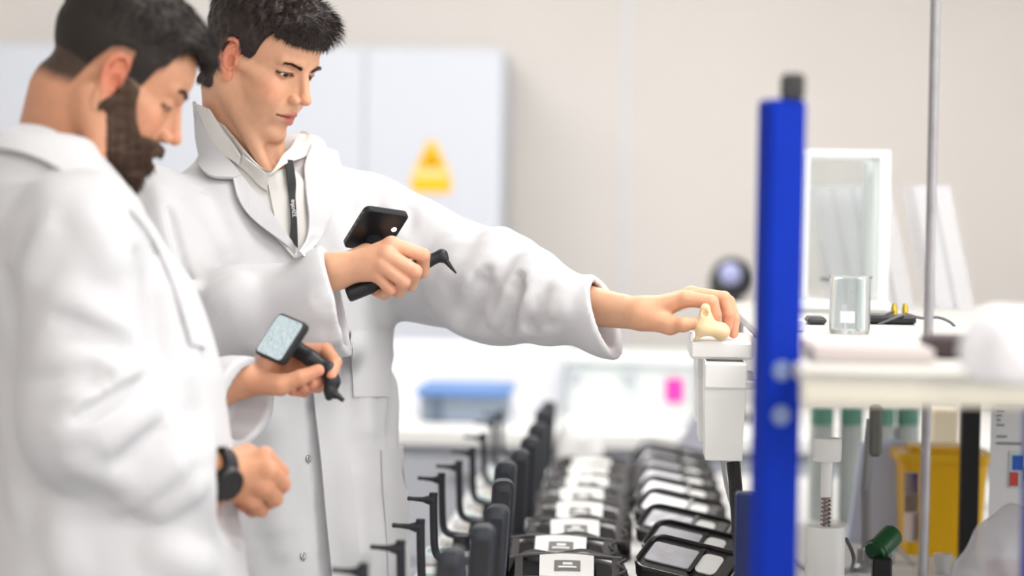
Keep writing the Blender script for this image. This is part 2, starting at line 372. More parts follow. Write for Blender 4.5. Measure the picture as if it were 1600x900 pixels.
# ---- fork stands (local frame: x along the bench width, base at z = 0)
M_NAVY = mat('stand_dark', (34, 38, 48), rough=0.5); M_FORK = mat('fork_dark', (30, 32, 38), rough=0.45)
def make_stand():
    e = empty('fork_stand', (0, 0, 0))
    MB().box((0.045, 0, 0.011), (0.15, 0.085, 0.022), None, 0.005).build('base', mat('stand_base', (216, 218, 220), rough=0.4), e)
    MB().box((-0.005, -0.012, 0.0235), (0.03, 0.03, 0.003), None, 0.001).build('pad', mat('base_pad', (130, 170, 168), rough=0.5), e)
    MB().lathe([(.017, .022), (.017, .03), (.0155, .034), (.0155, .048), (.012, .050)], (0.036, 0, 0), n=20).build('column', M_FORK, e)
    pts = spline([(0.0, 0, .148), (0.0015, 0, .10), (0.004, 0, .064), (0.012, 0, .051), (0.03, 0, .047), (0.06, 0, .046), (0.088, 0, .046)], 6)
    f = MB().tube(pts, 0.0062, 12).build('fork', M_FORK, e)
    MB().lathe([(.0001, -.007), (.005, -.0055), (.007, 0), (.0062, .004)], (0, 0, .148), n=14).build('tip', M_FORK, f)
    MB().lathe([(.0078, -.004), (.0075, .004), (.0042, .013), (.0032, .028), (.0036, .036), (.0020, .0375)], (-0.003, 0, .140), (-1, 0, 0.06), 14).build('peg', M_FORK, f)
    MB().lathe([(.0001, -.005), (.0055, -.004), (.0062, 0), (.0055, .004), (.0001, .005)], (0.013, -0.006, .034), (1, 0, 0), 14).build('knob', mat('knob_beige', (212, 200, 182), rough=0.5), e)
    prof = [(-.026, .0), (.026, .0), (.027, .10), (.024, .140), (.012, .158), (-.006, .160), (-.02, .150), (-.026, .12)]
    m = MB(); pol = rrect(.034, .156, .013, 6); R2 = []
    for sc, yy in ((.8, -.030), (1, -.024), (1, .022), (.8, .028)): R2 += [(.101 + x * sc + (z + .078) * .05, yy, z * (.5 + sc * .5) + .096) for x, z in pol]
    k = len(pol); m.add(R2, [tuple(range(k)), tuple(range(4 * k - 1, 3 * k - 1, -1))] + [(i * k + (j + 1) % k, i * k + j, (i + 1) * k + j, (i + 1) * k + (j + 1) % k) for i in range(3) for j in range(k)]).build('panel', M_NAVY, e, auto=50)
    MB().prism([(x * .62 + .101 + (z + .07) * .05, z * .86 + .098) for x, z in rrect(.034, .14, .008, 4)], (0, -.0295, 0), (1, 0, 0), (0, 0, 1), 0.003).build('panel_face', M_FORK, e, auto=30)
    return e
_st = make_stand()
_pos = [(568, 893, 2.97), (626, 850, 3.19), (657, 817, 3.42), (677, 772, 3.76), (690, 740, 4.06), (717, 722, 4.27), (738, 700, 4.54), (756, 676, 4.86), (770, 652, 5.22), (782, 638, 5.45)]
for i, (x, y, d) in enumerate(_pos):
    q = P(x, y, d); o = _st if i == 0 else copy_tree(_st, (0, 0, 0), 0)
    o.location = (q[0], q[1], ZT); o.rotation_euler = (0, 0, BANG + (-0.04, 0.05, 0.0, 0.06, -0.03, 0.05, 0.0, -0.05, 0.03, 0.0)[i])
    tag(o, 'dark fork-shaped stand on the bench, %s' % ('nearest to the camera' if i == 0 else 'farthest from the camera' if i == 9 else ORD[i] + ' from the camera'), 'stand', 'fork stands along the bench')
# ---- black headset packs with white labels (local: x across, y away, slope facing the camera)
M_GLOSS = mat('glossy_black', (20, 18, 19), rough=0.22, bump=0.15, bscale=60); M_STRAP = mat('strap_black', (62, 58, 60), rough=0.5); M_CARD = mat('label_card', (246, 246, 244), rough=0.6)
def make_pack():
    e = empty('headset_pack', (0, 0, 0)); n = 21; v = []; prof = [(0.0, 0.0), (-.004, .012), (.008, .024), (.05, .058), (.075, .068), (.10, .064), (.125, .03), (.13, 0)]
    for i in range(n):
        t = i / (n - 1) * 2 - 1; s = (1 - abs(t) ** 5) ** 0.5 if abs(t) < 1 else 0.0; s = max(s, 0.12); x = 0.094 * t
        for y, z in prof: v.append((x, 0.06 + (y - 0.06) * (0.55 + 0.45 * s), z * (0.35 + 0.65 * s) * (1 + 0.05 * math.sin(7 * t))))
    k = len(prof); f = [(i * k + j, (i + 1) * k + j, (i + 1) * k + (j + 1) % k, i * k + (j + 1) % k) for i in range(n - 1) for j in range(k)] + [tuple(range(k)), tuple(range((n - 1) * k + k - 1, (n - 1) * k - 1, -1))]
    mesh_obj('shell', v, f, M_GLOSS, e, True, auto=60)
    sl = np.array([0, math.cos(0.68), math.sin(0.68)]); nn = np.array([0, -math.sin(0.68), math.cos(0.68)]); o0 = np.array([0, 0.008, 0.027])
    S = lambda x, u, w: o0 + np.array([x, 0, 0]) + sl * u + nn * w
    MB().tube(spline([S(-.085, .004, .004), S(-.05, .002, .008), S(.02, .001, .008), S(.08, .004, .004)], 6), .0035, 8).build('rib', M_STRAP, e)
    MB().tube(spline([S(-.085, .048, .004), S(-.05, .052, .006), S(.02, .053, .006), S(.08, .048, .004)], 6), .0035, 8).build('rib', M_STRAP, e)
    for x, wd in ((-.056, .014), (.054, .012)):
        MB().prism([(-wd, .008), (wd, .012), (wd * .8, .034), (-wd, .040)], S(x, 0, .002), (1, 0, 0), sl, .003).build('recess_plate', mat('recess_dark', (6, 6, 7), rough=0.3), e, False)  # raised near-black plate, its colour gives the dark of a window recess
        MB().prism([(-.006, .002), (.006, .002), (.006, .05), (-.006, .05)], S(x - (.02 if x < 0 else -.018), 0, .003), (1, 0, 0), sl, .004).build('band', M_STRAP, e, False)
    MB().tube(spline([S(.086, .0, .003), S(.076, .012, .006), S(.087, .022, .006), S(.076, .034, .006), S(.088, .048, .003)], 5), .003, 8).build('strap', M_STRAP, e)
    w, h = .083, .046; m = MB(); cu = []
    for i in range(7):
        t = i / 6 - .5; b = .0085 + .004 * (1 - (2 * t) ** 2); cu += [S(w * t - .003, .003, b), S(w * t - .003, .003 + h, b + .001)]
    m.add(cu, [(2 * i, 2 * i + 2, 2 * i + 3, 2 * i + 1) for i in range(6)]); lab = m.build('label_card', M_CARD, e, True)
    pr = MB(); rr = [(0, 0)]
    def on(x, u, l): t = x / w; return S(x - .003, u, .0085 + .004 * (1 - (2 * t) ** 2) + l)
    def strip(x0, x1, u0, u1, l, name, mt):
        q = []; 
        for i in range(7):
            x = x0 + (x1 - x0) * i / 6; q += [on(x, u0, l), on(x, u1, l)]
        MB().add(q, [(2 * i, 2 * i + 2, 2 * i + 3, 2 * i + 1) for i in range(6)]).build(name, mt, lab, True)
    strip(-.019, .021, .013, .035, .0014, 'print_block', mat('print_grey', (128, 126, 124), rough=0.6))
    strip(-.013, .015, .019, .0225, .0020, 'print_line', M_CARD); strip(-.006, .009, .025, .030, .0020, 'print_line', M_CARD)
    return e
_pk = make_pack()
_lp = [(889, 886), (878, 856), (902, 829), (908, 801), (914, 778), (918, 759), (922, 744), (925, 731)]
for i, (x, y) in enumerate(_lp):
    q = PZ(x, y, ZT + 0.05); o = _pk if i == 0 else copy_tree(_pk, (0, 0, 0), 0)
    o.location = tuple(q - EY * 0.02); o.location.z = ZT; o.rotation_euler = (0, 0, BANG + (0.03, -0.02, 0.04, 0, 0.12, -0.05, 0.04, -0.03, 0.05, 0)[i])
    tag(o, 'black glossy headset pack with white label card, %s' % ('nearest to the camera' if i == 0 else 'farthest from the camera' if i == 7 else ORD[i] + ' from the camera'), 'pack', 'labelled black packs in a row')
# ---- zip pouches with clear windows
M_POUCH = mat('pouch_black', (30, 28, 29), rough=0.55, bump=0.2, bscale=300); M_WIN = mat('window_film', (206, 206, 214), rough=0.12, noise=0.12, nscale=40, bump=0.6, bscale=45)
def make_pouch():
    e = empty('zip_pouch', (0, 0, 0)); a = 0.50; sl = np.array([0, math.cos(a), math.sin(a)]); nn = np.array([0, -math.sin(a), math.cos(a)]); o0 = np.array([0, 0.004, 0.010])
    S = lambda x, u, w=0: o0 + np.array([x, 0, 0]) + sl * u + nn * w
    ol = rrect(.158, .088, .022, 6)
    MB().prism([(x, u + .046) for x, u in ol], S(0, 0, 0), (1, 0, 0), sl, .020).build('body', M_POUCH, e, auto=30)
    MB().box((0.0, .08, .018), (.12, .05, .036), None, .008).build('gusset', M_POUCH, e)
    rim = [S(x * .97, u * .97 + .046, .021) for x, u in ol + ol[:1]]; MB().tube(rim, .0036, 8, False).build('zip_rim', M_GLOSS, e)
    MB().prism([(x - .030, u + .048) for x, u in rrect(.074, .046, .005, 3)], S(0, 0, .0195), (1, 0, 0), sl, .003).build('window', M_WIN, e, False)
    MB().prism([(x + .032, u + .048) for x, u in rrect(.034, .046, .009, 3)], S(0, 0, .0195), (1, 0, 0), sl, .003).build('card', M_CARD, e, False)
    MB().prism([(x + .011, u + .048) for x, u in rrect(.007, .062, .003, 2)], S(0, 0, .0205), (1, 0, 0), sl, .004).build('band', M_GLOSS, e, False)
    MB().prism([(x + .060, u + .048) for x, u in rrect(.018, .058, .006, 3)], S(0, 0, .0195), (1, 0, 0), sl, .004).build('tab', M_STRAP, e, False)
    return e
_po = make_pouch()
_pp = [(1056, 893), (1064, 866), (1052, 838), (1044, 810), (1044, 788), (1042, 769), (1039, 753), (1036, 739), (1033, 727)]
for i, (x, y) in enumerate(_pp):
    q = PZ(x, y, ZT + 0.045); o = _po if i == 0 else copy_tree(_po, (0, 0, 0), 0)
    o.location = tuple(q - EY * 0.035); o.location.z = ZT + 0.013; o.rotation_euler = (0, 0.15, BANG - 0.40 + (0.0, 0.02, 0.05, 0.0, 0.06, 0.1, 0.05, 0.1, 0.08, 0.1)[i])
    tag(o, 'black zip pouch with clear window beside the labelled packs, %s' % ('nearest to the camera' if i == 0 else 'farthest from the camera' if i == 8 else ORD[i] + ' from the camera'), 'pouch', 'black zip pouches in a row')
# ------------------------------------------------------------------ rack with a shelf over the right side of the bench
ZS = 1.305
M_BLUE = mat('rack_blue', (0, 42, 158), rough=0.6, noise=0.08, nscale=12, spec=0.15); M_STEELG = mat('rod_steel', (150, 148, 152), rough=0.35, metal=0.7, noise=0.12, nscale=30)
M_GLASS = mat('clear_glass', (245, 248, 248), rough=0.02, trans=1.0, ior=1.3, spec=0.4)
M_FILM = mat('clear_sheet', (238, 239, 246), rough=0.15, alpha=0.38)
def pb(x0, y0, x1, y1, d, depth, zb=None):
    """box seen at a pixel rectangle, front at distance d, in room axes -> centre, size"""
    a, b = toB(P(x0, y1, d)), toB(P(x1, y0, d)); lo, hi = min(a[2], b[2]), max(a[2], b[2])
    if zb is not None: lo = zb
    return W((a[0] + b[0]) / 2, (a[1] + b[1]) / 2 + depth / 2, (lo + hi) / 2), (abs(b[0] - a[0]), depth, hi - lo)
def thing(name, c, size, label, cat, group=None):
    return empty(name, tuple(np.array(c) - EZ * size[2] / 2), label, cat, group)
def rotz(d): return np.array(Matrix.Rotation(math.radians(d), 3, 'Z'))
def rack():
    e = empty('shelf_rack', tuple(PZ(1300, 880, ZT)), 'blue-post rack carrying a pale shelf above the right of the bench', 'rack')
    sx0 = 0.168; sx1 = sx0 + 1.0; y0, y1 = toB(P(1300, 570, 2.52))[1], 4.85
    MB().box(W((sx0 + sx1) / 2, (y0 + y1) / 2, ZS - 0.0088), (sx1 - sx0, y1 - y0, 0.016), RB, 0.002).build('shelf_board', mat('shelf_pale', (206, 204, 198), rough=0.35, noise=0.03, nscale=20), e, False)
    MB().box(W((sx0 + sx1) / 2, y0 + 0.012, ZS - 0.0185), (sx1 - sx0, 0.024, 0.036), RB, 0.003).build('front_rail', mat('rail_cream', (204, 200, 186), rough=0.45, noise=0.04, nscale=10), e, False)
    b = toB(P(1217, 500, 2.66)); t = P(1230, 155, 2.66)[2]
    u = MB().box(W(b[0], b[1] + 0.02, (t + ZT) / 2), (0.046, 0.034, t - ZT), RB @ rotz(24), 0.004).build('upright', M_BLUE, e, False)
    for yy in (580, 650):
        p = P(1212 - (yy - 500) * 0.025, yy, 2.655); z = p[2]; MB().lathe([(.0115, 0), (.0115, .002), (.009, .0045), (.0001, .005)], W(b[0] + 0.004, b[1] + 0.004, z), RB @ rotz(24) @ np.array([0, -1, 0]), 16).build('bolt', mat('bolt_pale', (112, 128, 170), rough=0.5), u)
    MB().box(W(b[0] + 0.011, b[1] + 0.02, t + 0.014), (0.026, 0.03, 0.030), RB, 0.004).build('end_cap', mat('cap_grey', (52, 52, 54), rough=0.6), u, False)
    for (px, d, w, mt, nm, top) in ((1462, 3.28, .0066, M_STEELG, 'rod', 2.3),):
        q = toB(P(1443, 860, d)); MB().lathe([(w, ZT), (w, top)], W(q[0], q[1], 0), n=14).build(nm, mt, e)
    q = toB(P(1513, 800, 4.12)); MB().box(W(q[0], q[1], (ZT + ZS - 0.016) / 2), (0.031, 0.03, ZS - 0.016 - ZT), RB, 0.002).build('upright', mat('post_black', (22, 22, 24), rough=0.4), e, False)
    q = toB(P(1163, 850, 3.30)); zt2 = P(1163, 768, 3.30)[2]; MB().box(W(q[0], q[1], (ZT + zt2) / 2), (0.026, 0.03, zt2 - ZT), RB, 0.003).build('upright', mat('post_navy', (14, 34, 92), rough=0.4), e, False)
    q = toB(P(1640, 850, 2.62)); MB().box(W(q[0], q[1] + .02, (ZT + ZS - 0.036) / 2), (0.05, 0.04, ZS - 0.036 - ZT), RB, 0.003).build('upright', M_BLUE, e, False)
    return sx0
SX0 = rack()
# ---- white bins hanging on the left edge of the shelf
for i, (x0, y0, x1, y1, d, lab) in enumerate(((1099, 566, 1166, 720, 3.50, 'white hanging bin nearest to the camera on the rack side'), (1089, 556, 1156, 690, 3.72, 'white hanging bin behind the nearest one on the rack side'), (1084, 548, 1146, 660, 3.92, 'farthest white hanging bin on the rack side'))):
    c, s = pb(x0, y0, x1, y1, d, 0.13); e = thing('hanging_bin', c, s, lab, 'bin', 'white bins on the rack side')
    hx, hy, hz = s[0] / 2, s[1] / 2, s[2] / 2; m = MB(); v = []
    for k, (sc, z) in enumerate(((.90, -hz), (1.0, hz * .55), (1.0, hz), (.93, hz), (.84, -hz + .006))):
        for a, b in ((-1, -1), (1, -1), (1, 1), (-1, 1)): v.append(c + RB @ np.array([a * hx * sc, b * hy * sc, z]))
    f = [(3, 2, 1, 0)] + [(4 * k + j, 4 * k + (j + 1) % 4, 4 * k + 4 + (j + 1) % 4, 4 * k + 4 + j) for k in range(4) for j in range(4)] + [(16, 17, 18, 19)]
    m.add(v, f).build('tub', M_WHITE, e, False)
    MB().box(c + RB @ np.array([0, -hy - .003, hz * .72]), (s[0] * 1.03, .008, hz * .5), RB, .002).build('lip', M_WHITE, e, False)
    MB().box(c + RB @ np.array([hx + .012, 0, hz * .5]), (.026, .05, .012), RB, .002).build('hanger', M_WHITE, e, False)
# ---- tray and papers under the held ear model
c, s = pb(1078, 534, 1178, 561, 3.56, 0.30); e = thing('parts_tray', c, s, 'shallow white tray below the hand holding the ear model', 'tray')
MB().box(c, s, RB, .004).build('tray_base', M_WHITE, e, False)
for sx in (-1, 1): MB().box(c + RB @ np.array([sx * (s[0] / 2 - .002), 0, s[2] / 2 + .004]), (.004, s[1], .012), RB, .001).build('side', M_WHITE, e, False)
# ---- ear model held in the fingers
def ear_model():
    d = 3.562; pts = [P(1102, 482, d), P(1104, 500, d), P(1098, 515, d), P(1090, 528, d)]
    pl = lambda x, y, dd=0.0: P(x, y, d + dd)
    def f(p):
        v = chain(p, pts, [.0075, .009, .010, .0045], .006)
        v = smin(v, seg(p, pl(1104, 513), pl(1126, 517, .006), .0125, .0130), .008)
        v = smin(v, ell(p, pl(1126, 520, .006), (.0125, .012, .0095)), .006)
        v = smin(v, seg(p, pl(1099, 492), pl(1094, 510), .005, .004), .005)
        v = smax(v, -seg(p, pl(1101, 482, -.012), pl(1102, 491, -.006), .0035, .004), .003)
        return smax(v, -ell(p, pl(1106, 532), (.012, .03, .006)), .004)
    lo, hi = box_of([pl(1085, 475), pl(1142, 536)], .02); V, Q = polygonize(f, lo, hi, .0011)
    tag(mesh_obj('ear_model', V, Q, mat('ear_silicone', (240, 212, 168), rough=0.4, sss=.1)), 'beige silicone ear model held between thumb and fingers', 'ear model')
ear_model()
# ---- balance with a glass draft shield on the shelf
def balance():
    c, s = pb(1246, 236, 1392, 468, 4.30, 0.20); e = empty('lab_balance', tuple(c * [1, 1, 0] + EZ * ZS), 'white laboratory balance with glass draft shield on the shelf', 'balance')
    hx, hy, hz = np.array(s) / 2; m_ = mat('balance_white', (222, 226, 226), rough=0.4); zb = c[2] - hz
    MB().box(W(*(toB(c)[:2]), (zb + ZS) / 2), (s[0] * 1.06, s[1] * 1.15, zb - ZS), RB, .006).build('base', m_, e, False)
    for a in (-1, 1):
        for b in (-1, 1): MB().box(c + RB @ np.array([a * (hx - .010), b * (hy - .01), 0]), (.016 if a < 0 else .020, .018, s[2]), RB, .002).build('post', m_, e, False)
    for b in (-1, 1): MB().box(c + RB @ np.array([0, b * (hy - .01), hz - .006]), (s[0], .02, .014), RB, .002).build('top_rail', m_, e, False)
    for a in (-1, 1): MB().box(c + RB @ np.array([a * (hx - .010), 0, hz - .006]), (.016, s[1] - .04, .014), RB, .002).build('top_rail', m_, e, False)
    MB().box(c + RB @ np.array([0.0, -hy + .006, 0]), (s[0] - .034, .003, s[2] - .03), RB).build('glass_pane', M_GLASS, e, False)
    MB().box(c + RB @ np.array([0.0, hy - .006, 0]), (s[0] - .034, .003, s[2] - .03), RB).build('glass_pane', M_GLASS, e, False)
    MB().lathe([(.008, zb), (.008, zb + .03), (.034, zb + .032), (.034, zb + .038)], c * [1, 1, 0], n=24).build('weighing_pan', M_STEELG, e)
    MB().box(c + RB @ np.array([hx * .62, 0, -.005]), (.014, s[1] * .5, s[2] * .9), RB, .002).build('column', m_, e, False)
balance()
# ---- clear file sheets leaning behind the balance
for i in range(6):
    x = 1262 + i * 30 + (30 if i > 3 else 0); lab = ['leftmost', 'second', 'third', 'fourth', 'fifth', 'rightmost'][i]
    bt = toB(PZ(1350 + i * 34 + (30 if i > 3 else 0), 497, ZS)); tp = toB(P(x, 292, 4.75)); m = MB()
    dz = tp[2] - ZS; A = W(bt[0], 4.83, ZS); o = m.prism([(0, 0), (0.03, 0), (0.03 - (bt[0] - tp[0]), dz), (-(bt[0] - tp[0]), dz)], A, EX, EZ, 0.22).build('clear_file', M_FILM, None, False)
    tag(o, 'clear plastic file leaning behind the balance, %s of the six' % lab, 'file', 'clear files behind the balance')
# ---- glass beaker on the shelf
def beaker():
    q = PZ(1327, 521, ZS); k = 3778 / 3.5; r = 31 / k; h = 88 / k
    e = empty('beaker', tuple(q), 'empty clear glass beaker standing on the shelf', 'beaker')
    MB().lathe([(r * .93, 0), (r, .004), (r, h * .95), (r * 1.07, h), (r * 1.0, h), (r * .95, h * .95), (r * .95, .007), (.0001, .006)], q, n=36, cap=True).build('glass', M_GLASS, e)
    pr = MB()
    for a0, a1, z0, z1 in ((-.55, .15, .016, .032),):
        n = 8; vv = []
        for i in range(n + 1):
            a = a0 + (a1 - a0) * i / n; dd = -EY * math.cos(a) + EX * math.sin(a)
            vv += [q + dd * (r + .0006) + EZ * z0, q + dd * (r + .0006) + EZ * z1]
        pr.add(vv, [(2 * i, 2 * i + 2, 2 * i + 3, 2 * i + 1) for i in range(n)])
    pr.build('print_label', mat('print_pale', (240, 240, 240)), e)
    ring = [q + (r + .001) * (math.cos(t) * EX + math.sin(t) * EY) + EZ * h * .97 for t in np.linspace(0, 6.283, 33)]
    MB().tube(ring, .0014, 6, False).build('rim', M_GLASS, e)
beaker()
# ---- gear and cables lying on the shelf
def cable(name, pts, r, m, label, group=None):
    o = MB().tube(spline(pts, 8), r, 8).build(name, m); return tag(o, label, 'cable', group)
M_CAB = mat('cable_grey', (92, 92, 98), rough=0.5); M_CABL = mat('cable_pale', (176, 176, 178), rough=0.5)
sh = lambda x, y, lift=0.003: PZ(x, y, ZS) * [1, 1, 0] + EZ * (ZS + lift)
def up(x, y, d): return P(x, y, d)
c, s = pb(1352, 494, 1432, 512, 3.78, .10, ZS); e = thing('sensor_module', c, s, 'small dark electronic module with brass connectors behind the beaker', 'electronics')
MB().box(c, s, RB, .004).build('housing', M_BLACK, e, False)
for px, py in ((1397, 490), (1414, 494)):
    p = P(px, py, 3.82); MB().lathe([(.005, -.008), (.005, .004), (.0035, .006), (.0035, .010)], (p[0], p[1], c[2] + s[2] / 2 + .008), n=12).build('connector', mat('brass', (190, 165, 60), rough=0.35, metal=0.8), e)
zc = c[2] + s[2] / 2
for i, pts in enumerate(([(1397, 486), (1375, 496), (1360, 505)], [(1412, 492), (1390, 500), (1372, 507)], [(1414, 490), (1440, 497), (1465, 496), (1484, 503), (1494, 513)])):
    cable('lead', [up(x, y, 3.80 - .02 * i) for x, y in pts], .0022, M_CAB, ['grey lead from the left brass connector down behind the beaker', 'grey lead from the right brass connector to the shelf', 'grey lead arching right past the steel rod'][i], 'leads of the dark module')
c, s = pb(1228, 498, 1258, 516, 3.45, .05, ZS); tag(MB().box(c, s, RB, .003).build('adapter_block', mat('adapter_white', (232, 236, 245), rough=0.3), None, False), 'small white adapter block on the shelf right of the blue post', 'adapter')
c, s = pb(1262, 496, 1292, 512, 3.72, .08, ZS); tag(MB().box(c, s, RB, .004).build('instrument_case', mat('case_dark', (60, 60, 64), rough=0.5), None, False), 'small dark instrument case between blue post and beaker', 'case')
# ---- foreground things on the shelf
c, s = pb(1452, 528, 1540, 566, 2.78, .10, ZS); tag(MB().box(c, s, RB, .004).build('document_box', mat('box_brown', (58, 44, 48), rough=0.6), None, False), 'dark brown flat box at the front of the shelf', 'box')
c, s = pb(1272, 545, 1460, 562, 2.66, .22, ZS); tag(MB().box(c, s, RB, .002).build('paper_stack', mat('paper_brownish', (196, 186, 184), rough=0.8), None, False), 'low stack of brownish papers along the front of the shelf', 'papers')
def blob(name, c, r, h, m, label, cat, amp=.006, fr=45, zcut=None, res=.006):
    f = lambda p: (lambda v: v if zcut is None else smax(v, zcut - p[:, 2], .004))(ell(p, c, r) + amp * wob(p, fr, 6))
    V, Q = polygonize(f, np.array(c) - np.array(r) - .02, np.array(c) + np.array(r) + .02, res); return tag(mesh_obj(name, V, Q, m), label, cat)
p = PZ(1600, 600, ZS); blob('plastic_bag', (p[0] + .005, p[1] + .05, ZS + .028), (.055, .07, .045), 0, mat('bag_white', (228, 228, 232), rough=0.4), 'crumpled white plastic bag on the shelf beside the dark box', 'bag', .004, 60, ZS + .001)
# ------------------------------------------------------------------ things on the bench under the shelf
# white plunger: knob, stem, spring, cylinder
def plunger():
    d = 3.55; p = P(1289, 860, d); q = np.array([p[0], p[1], 0]); z = lambda y: P(1289, y, d)[2]; k = d / FP
    e = empty('spring_plunger', (q[0], q[1], ZT), 'white plastic plunger with square knob and steel spring', 'plunger')
    MB().lathe([(31 * k, ZT), (31 * k, z(826)), (29.5 * k, z(822)), (9 * k, z(822))], q, n=28).build('cylinder', M_WHITE, e)
    MB().lathe([(4 * k, z(824)), (4 * k, z(770))], q, n=12).build('rod', M_STEELG, e)
    t = np.linspace(0, 1, 90); MB().tube([(q[0] + 7 * k * math.cos(a * 44), q[1] + 7 * k * math.sin(a * 44), z(822) + (z(776) - z(822)) * a) for a in t], 1.5 * k, 6).build('spring', mat('spring_steel', (150, 128, 120), rough=0.35, metal=0.6), e)
    MB().lathe([(9 * k, z(776)), (9 * k, z(718))], q, n=20).build('stem', M_WHITE, e)
    MB().lathe([(21 * k, z(720)), (22.5 * k, z(717)), (22.5 * k, z(687)), (21 * k, z(684)), (.0001, z(684))], q, n=28).build('knob', M_WHITE, e)
plunger()
def yellow_bin():
    d = 4.25; c, s = pb(1408, 720, 1545, 890, d, .15, ZT); e = thing('sharps_bin', c, s, 'yellow clinical waste bin with lid and purple label', 'bin')
    M_Y = mat('bin_yellow', (236, 182, 8), rough=0.4); hx, hy, hz = np.array(s) / 2; v = []
    for sc, z in ((.88, -hz), (.97, hz * .55), (1.0, hz * .8), (1.0, hz)):
        for x, y in rrect(2 * hx * sc, 2 * hy * sc, .018, 4): v.append(c + RB @ np.array([x, y, z]))
    n = len(v) // 4; f = [tuple(range(n - 1, -1, -1)), tuple(range(3 * n, 4 * n))] + [(k * n + j, k * n + (j + 1) % n, (k + 1) * n + (j + 1) % n, (k + 1) * n + j) for k in range(3) for j in range(n)]
    MB().add(v, f).build('tub', M_Y, e, auto=35)
    zt = hz; l = MB().prism(rrect(2 * hx + .018, 2 * hy + .018, .02, 5), c + EZ * (zt - .006), EX, EY, .016).build('lid', M_Y, e, auto=35)
    MB().prism(rrect(2 * hx * .8, 2 * hy * .7, .02, 5), c + EZ * (zt + .010), EX, EY, .010).build('lid_top', M_Y, l, auto=35)
    pu = mat('label_purple', (60, 34, 128), rough=0.5); k = d / FP; fy = -hy * .99 - .0012
    def lab(x0, y0, x1, y1, m, nm, par):
        a, b = toB(P(x0, y1, d)), toB(P(x1, y0, d)); cc = W((a[0] + b[0]) / 2, toB(c)[1] - hy * 0.985 - .0015, (a[2] + b[2]) / 2)
        return MB().box(cc, (b[0] - a[0], .003, b[2] - a[2]), RB).build(nm, m, par, False)
    L = lab(1412, 738, 1436, 846, mat('label_pale', (226, 206, 196), rough=0.6), 'label', e)
    lab(1413, 739, 1435, 771, pu, 'label_band', L); lab(1413, 772, 1435, 801, mat('label_speckle', (150, 128, 110), rough=0.6, noise=0.5, nscale=300), 'label_print', L); lab(1423, 803, 1435, 845, pu, 'label_band', L)
yellow_bin()
c, s = pb(1546, 622, 1640, 800, 3.95, .004, ZT)
e = thing('notice_sheet', c, s, 'white printed notice sheet with small picture standing at the right', 'notice')
MB().box(c, s, RB).build('sheet', mat('notice_paper', (226, 226, 228), rough=0.7), e, False); fy = toB(c)[1] - .0035
def onsheet(x0, y0, x1, y1, m, nm):
    a, b = toB(P(x0, y1, 3.945)), toB(P(x1, y0, 3.945)); MB().box(W((a[0] + b[0]) / 2, fy, (a[2] + b[2]) / 2), (b[0] - a[0], .001, b[2] - a[2]), RB).build(nm, m, e, False)
M_INK = mat('ink_grey', (140, 142, 150)); 
onsheet(1558, 629, 1600, 634, M_INK, 'text_line')
for i, (w, y) in enumerate(((12, 641), (8, 648), (6, 655), (12, 663), (16, 681), (40, 692))): onsheet(1558, y, 1558 + w, y + 3, M_INK, 'text_line')
onsheet(1577, 706, 1622, 764, mat('photo_pale', (200, 214, 222), rough=0.4), 'picture')
fy -= .001
onsheet(1582, 712, 1600, 735, mat('photo_blue', (30, 90, 190), rough=0.4), 'picture_detail'); onsheet(1578, 738, 1592, 760, mat('photo_red', (196, 70, 60), rough=0.4), 'picture_detail'); onsheet(1600, 730, 1618, 750, mat('photo_green', (120, 190, 150), rough=0.4), 'picture_detail')
# grey jointed arm stand
def arm():
    d = 3.9; e = empty('arm_stand', tuple(PZ(1352, 893, ZT)), 'grey metal arm stand with clamp behind the white plunger', 'stand')
    q = PZ(1352, 893, ZT); MB().lathe([(.022, ZT), (.022, ZT + .008), (.016, ZT + .014), (.014, ZT + .04), (.009, ZT + .045)], (q[0], q[1], 0), n=24).build('foot', M_GREY, e)
    MB().tube([np.array([q[0], q[1], ZT + .03]), P(1353, 760, d), P(1362, 655, d)], .0085, 12).build('tube', M_GREY, e)
    MB().box(P(1368, 672, d - .004), (.02, .024, .085), RB, .005).build('clamp', mat('clamp_grey', (110, 110, 104), rough=0.5), e, False)
    p = P(1362, 868, d); MB().box((p[0] + .012, p[1], p[2]), (.05, .03, .03), RB, .006).build('joint', M_GREY, e, False)
arm()
# green-capped bottle lying by the bin
def bottle():
    a = P(1368, 862, 3.76); b = P(1394, 836, 3.79); ax = unit(b - a); m = mat('cap_green', (8, 74, 36), rough=0.4)
    e = empty('green_cap', tuple(a), 'dark green screw cap leaning beside the yellow bin', 'cap'); L = np.linalg.norm(b - a)
    MB().lathe([(.017, -.004), (.018, 0), (.018, L), (.016, L + .003), (.0001, L + .003)], a, ax, 20).build('cap', m, e)
    MB().lathe([(.0185, .002), (.0195, .003), (.0195, .006), (.0185, .007)], a, ax, 20, False).build('ring', m, e)
    MB().box((a[0] + .01, a[1], (ZT + a[2] - .008) / 2), (.03, .03, a[2] - .008 - ZT), RB, .003).build('holder', M_BLACK, e, False)
bottle()
